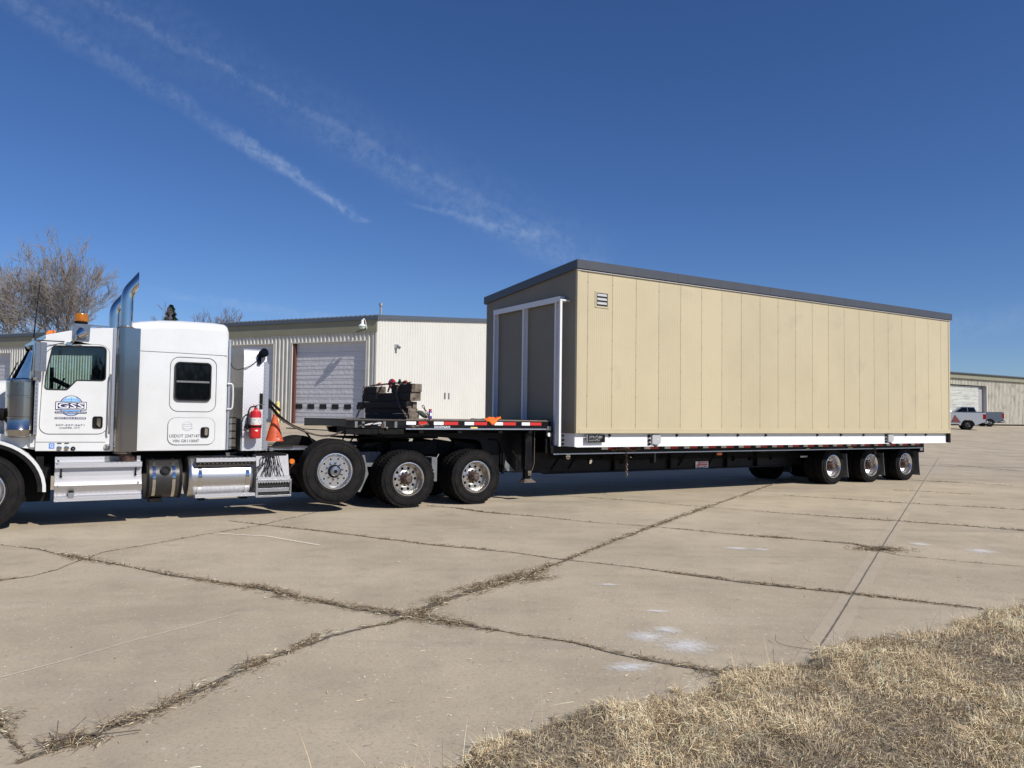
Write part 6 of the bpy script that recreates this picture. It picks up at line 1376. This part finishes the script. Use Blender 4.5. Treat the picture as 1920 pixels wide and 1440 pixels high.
def cloth():
    m = MB(); nx, ny = 26, 10; vs = []
    for i in range(nx+1):
        for j in range(ny+1):
            u = i/nx; v = j/ny; s = 1.60+.34*u; t = .16-.19*v
            z = 1.625 + .10*u*(1-v*.5)*(.6+.4*math.sin(v*5+u*4)) + .018*mnoise.noise((u*7, v*5, 3)) + .012*mnoise.noise((u*19, v*11, 1))
            if v > .72: t = .16-.19*.72-.04; z = 1.625+.03*math.sin(u*9) - (v-.72)*.36*(1-abs(u-.35)*1.6)
            vs.append((s+.02*mnoise.noise((u*5, v*5, 9)), t, z))
    m.add(vs, [(i*(ny+1)+j, i*(ny+1)+j+1, (i+1)*(ny+1)+j+1, (i+1)*(ny+1)+j) for i in range(nx) for j in range(ny)], 'orange_cloth')
    m.tube(smooth_path([(1.62, .1, 1.64), (1.50, .08, 1.63), (1.38, .12, 1.635), (1.32, .09, 1.63), (1.36, .06, 1.64)], 5), .012, 6, 'grey_plastic')
    o = solo(m, 'warning_flag', 'crumpled orange safety flag hanging over the side of the upper deck', 'flag', (1.7, .05, 1.62), 'orange_cloth', ang=80)
    md = o.modifiers.new('thickness', 'SOLIDIFY'); md.thickness = .002
cloth()
# cone, extinguisher, hoses, straps, tie-down chain
m = MB(); m.lathe([(.16, .0), (.15, .03), (.135, .06), (.03, .46), (.026, .47)], (-2.25, .72, 1.205), 28, 'z', 'orange_plastic')
m.text('D', -2.23, -2.20, 1.225, 1.26, .57, 'white_plain')
for k in range(6): m.cyl((-2.235+.003*k, .60+.018*k, 1.29+.045*k), (-2.235+.003*k, .585+.018*k, 1.29+.045*k), .010, n=6, mt='black_satin')
solo(m, 'traffic_cone', 'faded orange traffic cone standing behind the headache rack', 'traffic cone', (-2.25, .72, 1.2))
E_ = thing('fire_extinguisher', 'red fire extinguisher with black hose strapped to the tread plate cabinet', 'fire extinguisher', (-2.75, -.02, 1.28))
m = MB(); m.lathe([(.001, 0), (.075, .0), (.088, .015), (.09, .03), (.09, .40), (.078, .445), (.04, .475), (.03, .48), (.03, .50)], (-2.75, -.0, 1.275), 32, 'z', 'red_paint'); m.build('cylinder', parent=E_)
m = MB(); m.lathe([(.0912, 0), (.0912, .115)], (-2.75, -.0, 1.50), 32, 'z', 'label_white'); m.prism([(-2.78, 1.405), (-2.75, 1.42), (-2.72, 1.405), (-2.75, 1.39)], -.094, -.088, 'white_plain'); m.build('label_band', parent=E_)
m = MB(); m.cyl((-2.75, -.0, 1.77), (-2.75, -.0, 1.81), .022, n=12, mt='chrome_clean'); m.tube([(-2.75, 0, 1.81), (-2.70, -.01, 1.835), (-2.62, -.01, 1.84)], .008, 6, 'chrome_clean'); m.tube([(-2.76, 0, 1.80), (-2.79, 0, 1.83)], .008, 6, 'red_paint'); m.build('valve', parent=E_)
m = MB(); m.tube(smooth_path([(-2.76, -.01, 1.79), (-2.83, -.03, 1.79), (-2.875, -.03, 1.70), (-2.88, -.02, 1.50), (-2.875, -.02, 1.42)], 6), .012, 8, 'rubber'); m.build('hose', parent=E_)
m = MB(); m.lathe([(.093, 0), (.097, .0), (.097, .03), (.093, .03)], (-2.75, 0, 1.455), 28, 'z', 'black_satin'); m.box(-2.89, -2.63, .08, .12, 1.44, 1.50, 'black_satin'); m.cyl((-2.86, .02, 1.40), (-2.86, .1, 1.40), .02, n=8, mt='chrome_clean'); m.build('bracket', parent=E_)
GH = 'air and electric lines between truck and trailer'
def hose(pts, r, label, mt='rubber'): solo(MB().tube(smooth_path(pts, 8), r, 8, mt), 'air_hose', label, 'hose', pts[0], mt, GH)
hose([(-2.55, .58, 2.03), (-2.44, 0.55, 1.918), (-2.27, 0.5, 1.691), (-2.05, 0.45, 1.508), (-1.82, 0.4, 1.389), (-1.65, 0.35, 1.167)], .016, 'black hose running down from the cabinet behind the lift axle tyre')
hose([(-2.55, .63, 2.0), (-2.43, 0.6, 1.9), (-2.24, 0.51, 1.626), (-2.0, 0.43, 1.463), (-1.75, 0.34, 1.354), (-1.54, 0.26, 1.309), (-1.36, 0.17, 1.33), (-1.16, 0.09, 1.417), (-0.92, -0.03, 1.504)], .016, 'longest brown hose drooping from the cabinet up to the couplings on the deck front', 'rust_grey')
hose([(-1.25, .25, 1.16), (-1.19, 0.2, 1.244), (-1.12, 0.13, 1.416), (-0.93, -.02, 1.51), (-0.82, -0.03, 1.525)], .014, 'left one of two hoses rising beside the lift tyre to the couplings')
hose([(-1.08, .25, 1.16), (-1.02, 0.2, 1.244), (-0.93, 0.13, 1.416), (-0.78, -.02, 1.503), (-0.68, -0.03, 1.54)], .014, 'right one of two hoses rising beside the lift tyre to the couplings')
hose([(-2.0, 0.9, 1.43), (-1.92, 0.9, 1.425), (-1.38, 0.9, 1.398), (-0.77, 0.9, 1.369)], .009, 'thin taut black line below the deck front')
hose([(-2.46, .45, 1.936), (-2.38, .45, 1.87), (-2.23, .45, 1.737)], .024, 'short stiff black cable bundle beside the cabinet')
m = MB(); rr = random.Random(8)
for k in range(22):
    a = rr.uniform(-.28, .20); s0_ = -2.44+rr.uniform(-.05, .05); s1_ = -2.46+a*1.15; zt = 1.01
    m.tube(smooth_path([(s0_, .10, zt), (s0_+(s1_-s0_)*.45, .03, zt-.01), (s1_*.5+s0_*.5+rr.uniform(-.02, .02), -.02, zt-.12), (s1_+rr.uniform(-.02, .02), -.04, rr.uniform(.58, .80))], 4), .0055, 5, 'rubber')
m.tube([(-2.70, .12, 1.0), (-2.45, .08, 1.03), (-2.2, .12, 1.0)], .02, 6, 'rubber')
solo(m, 'bungee_straps', 'bundle of black rubber bungee straps hanging over the step box', 'rubber straps', (-2.45, .1, 1.0))
solo(chain_mb([(5.12, -.03, 1.02), (5.12, -.035, .42)], .07, .009), 'tie_down_chain', 'steel chain hanging straight down below the trailer side', 'chain', (5.12, -.03, 1.0), 'chain_steel')
m = MB()
for k in range(7): a = 4.85+.09*k; m.tube(smooth_path([(a-.1, -.03, .98+.02*math.sin(k*2)), (a, -.05, 1.02+.03*math.cos(k)), (a+.1, -.03, .99)], 4), .012, 6, 'rust')
solo(chain_mb([(4.7, -.03, 1.0), (5.0, -.05, 1.03), (5.3, -.04, .98), (5.5, -.03, 1.03)], .07, .01, m), 'rusty_chain_binder', 'rusty chain and binder bunched on the lower side rail', 'chain binder', (5.0, -.03, 1.0))
solo(chain_mb([(14.05, -.03, 1.05), (14.05, -.04, .80), (14.0, -.04, .62)], .07, .008), 'tie_down_chain', 'short chain hanging between the second and third trailer wheels', 'chain', (14.05, -.03, 1.0), 'chain_steel')
# ------------------------------------------------------------------ tidy
for o in bpy.data.objects:
    if '_o' in o.keys(): del o['_o']
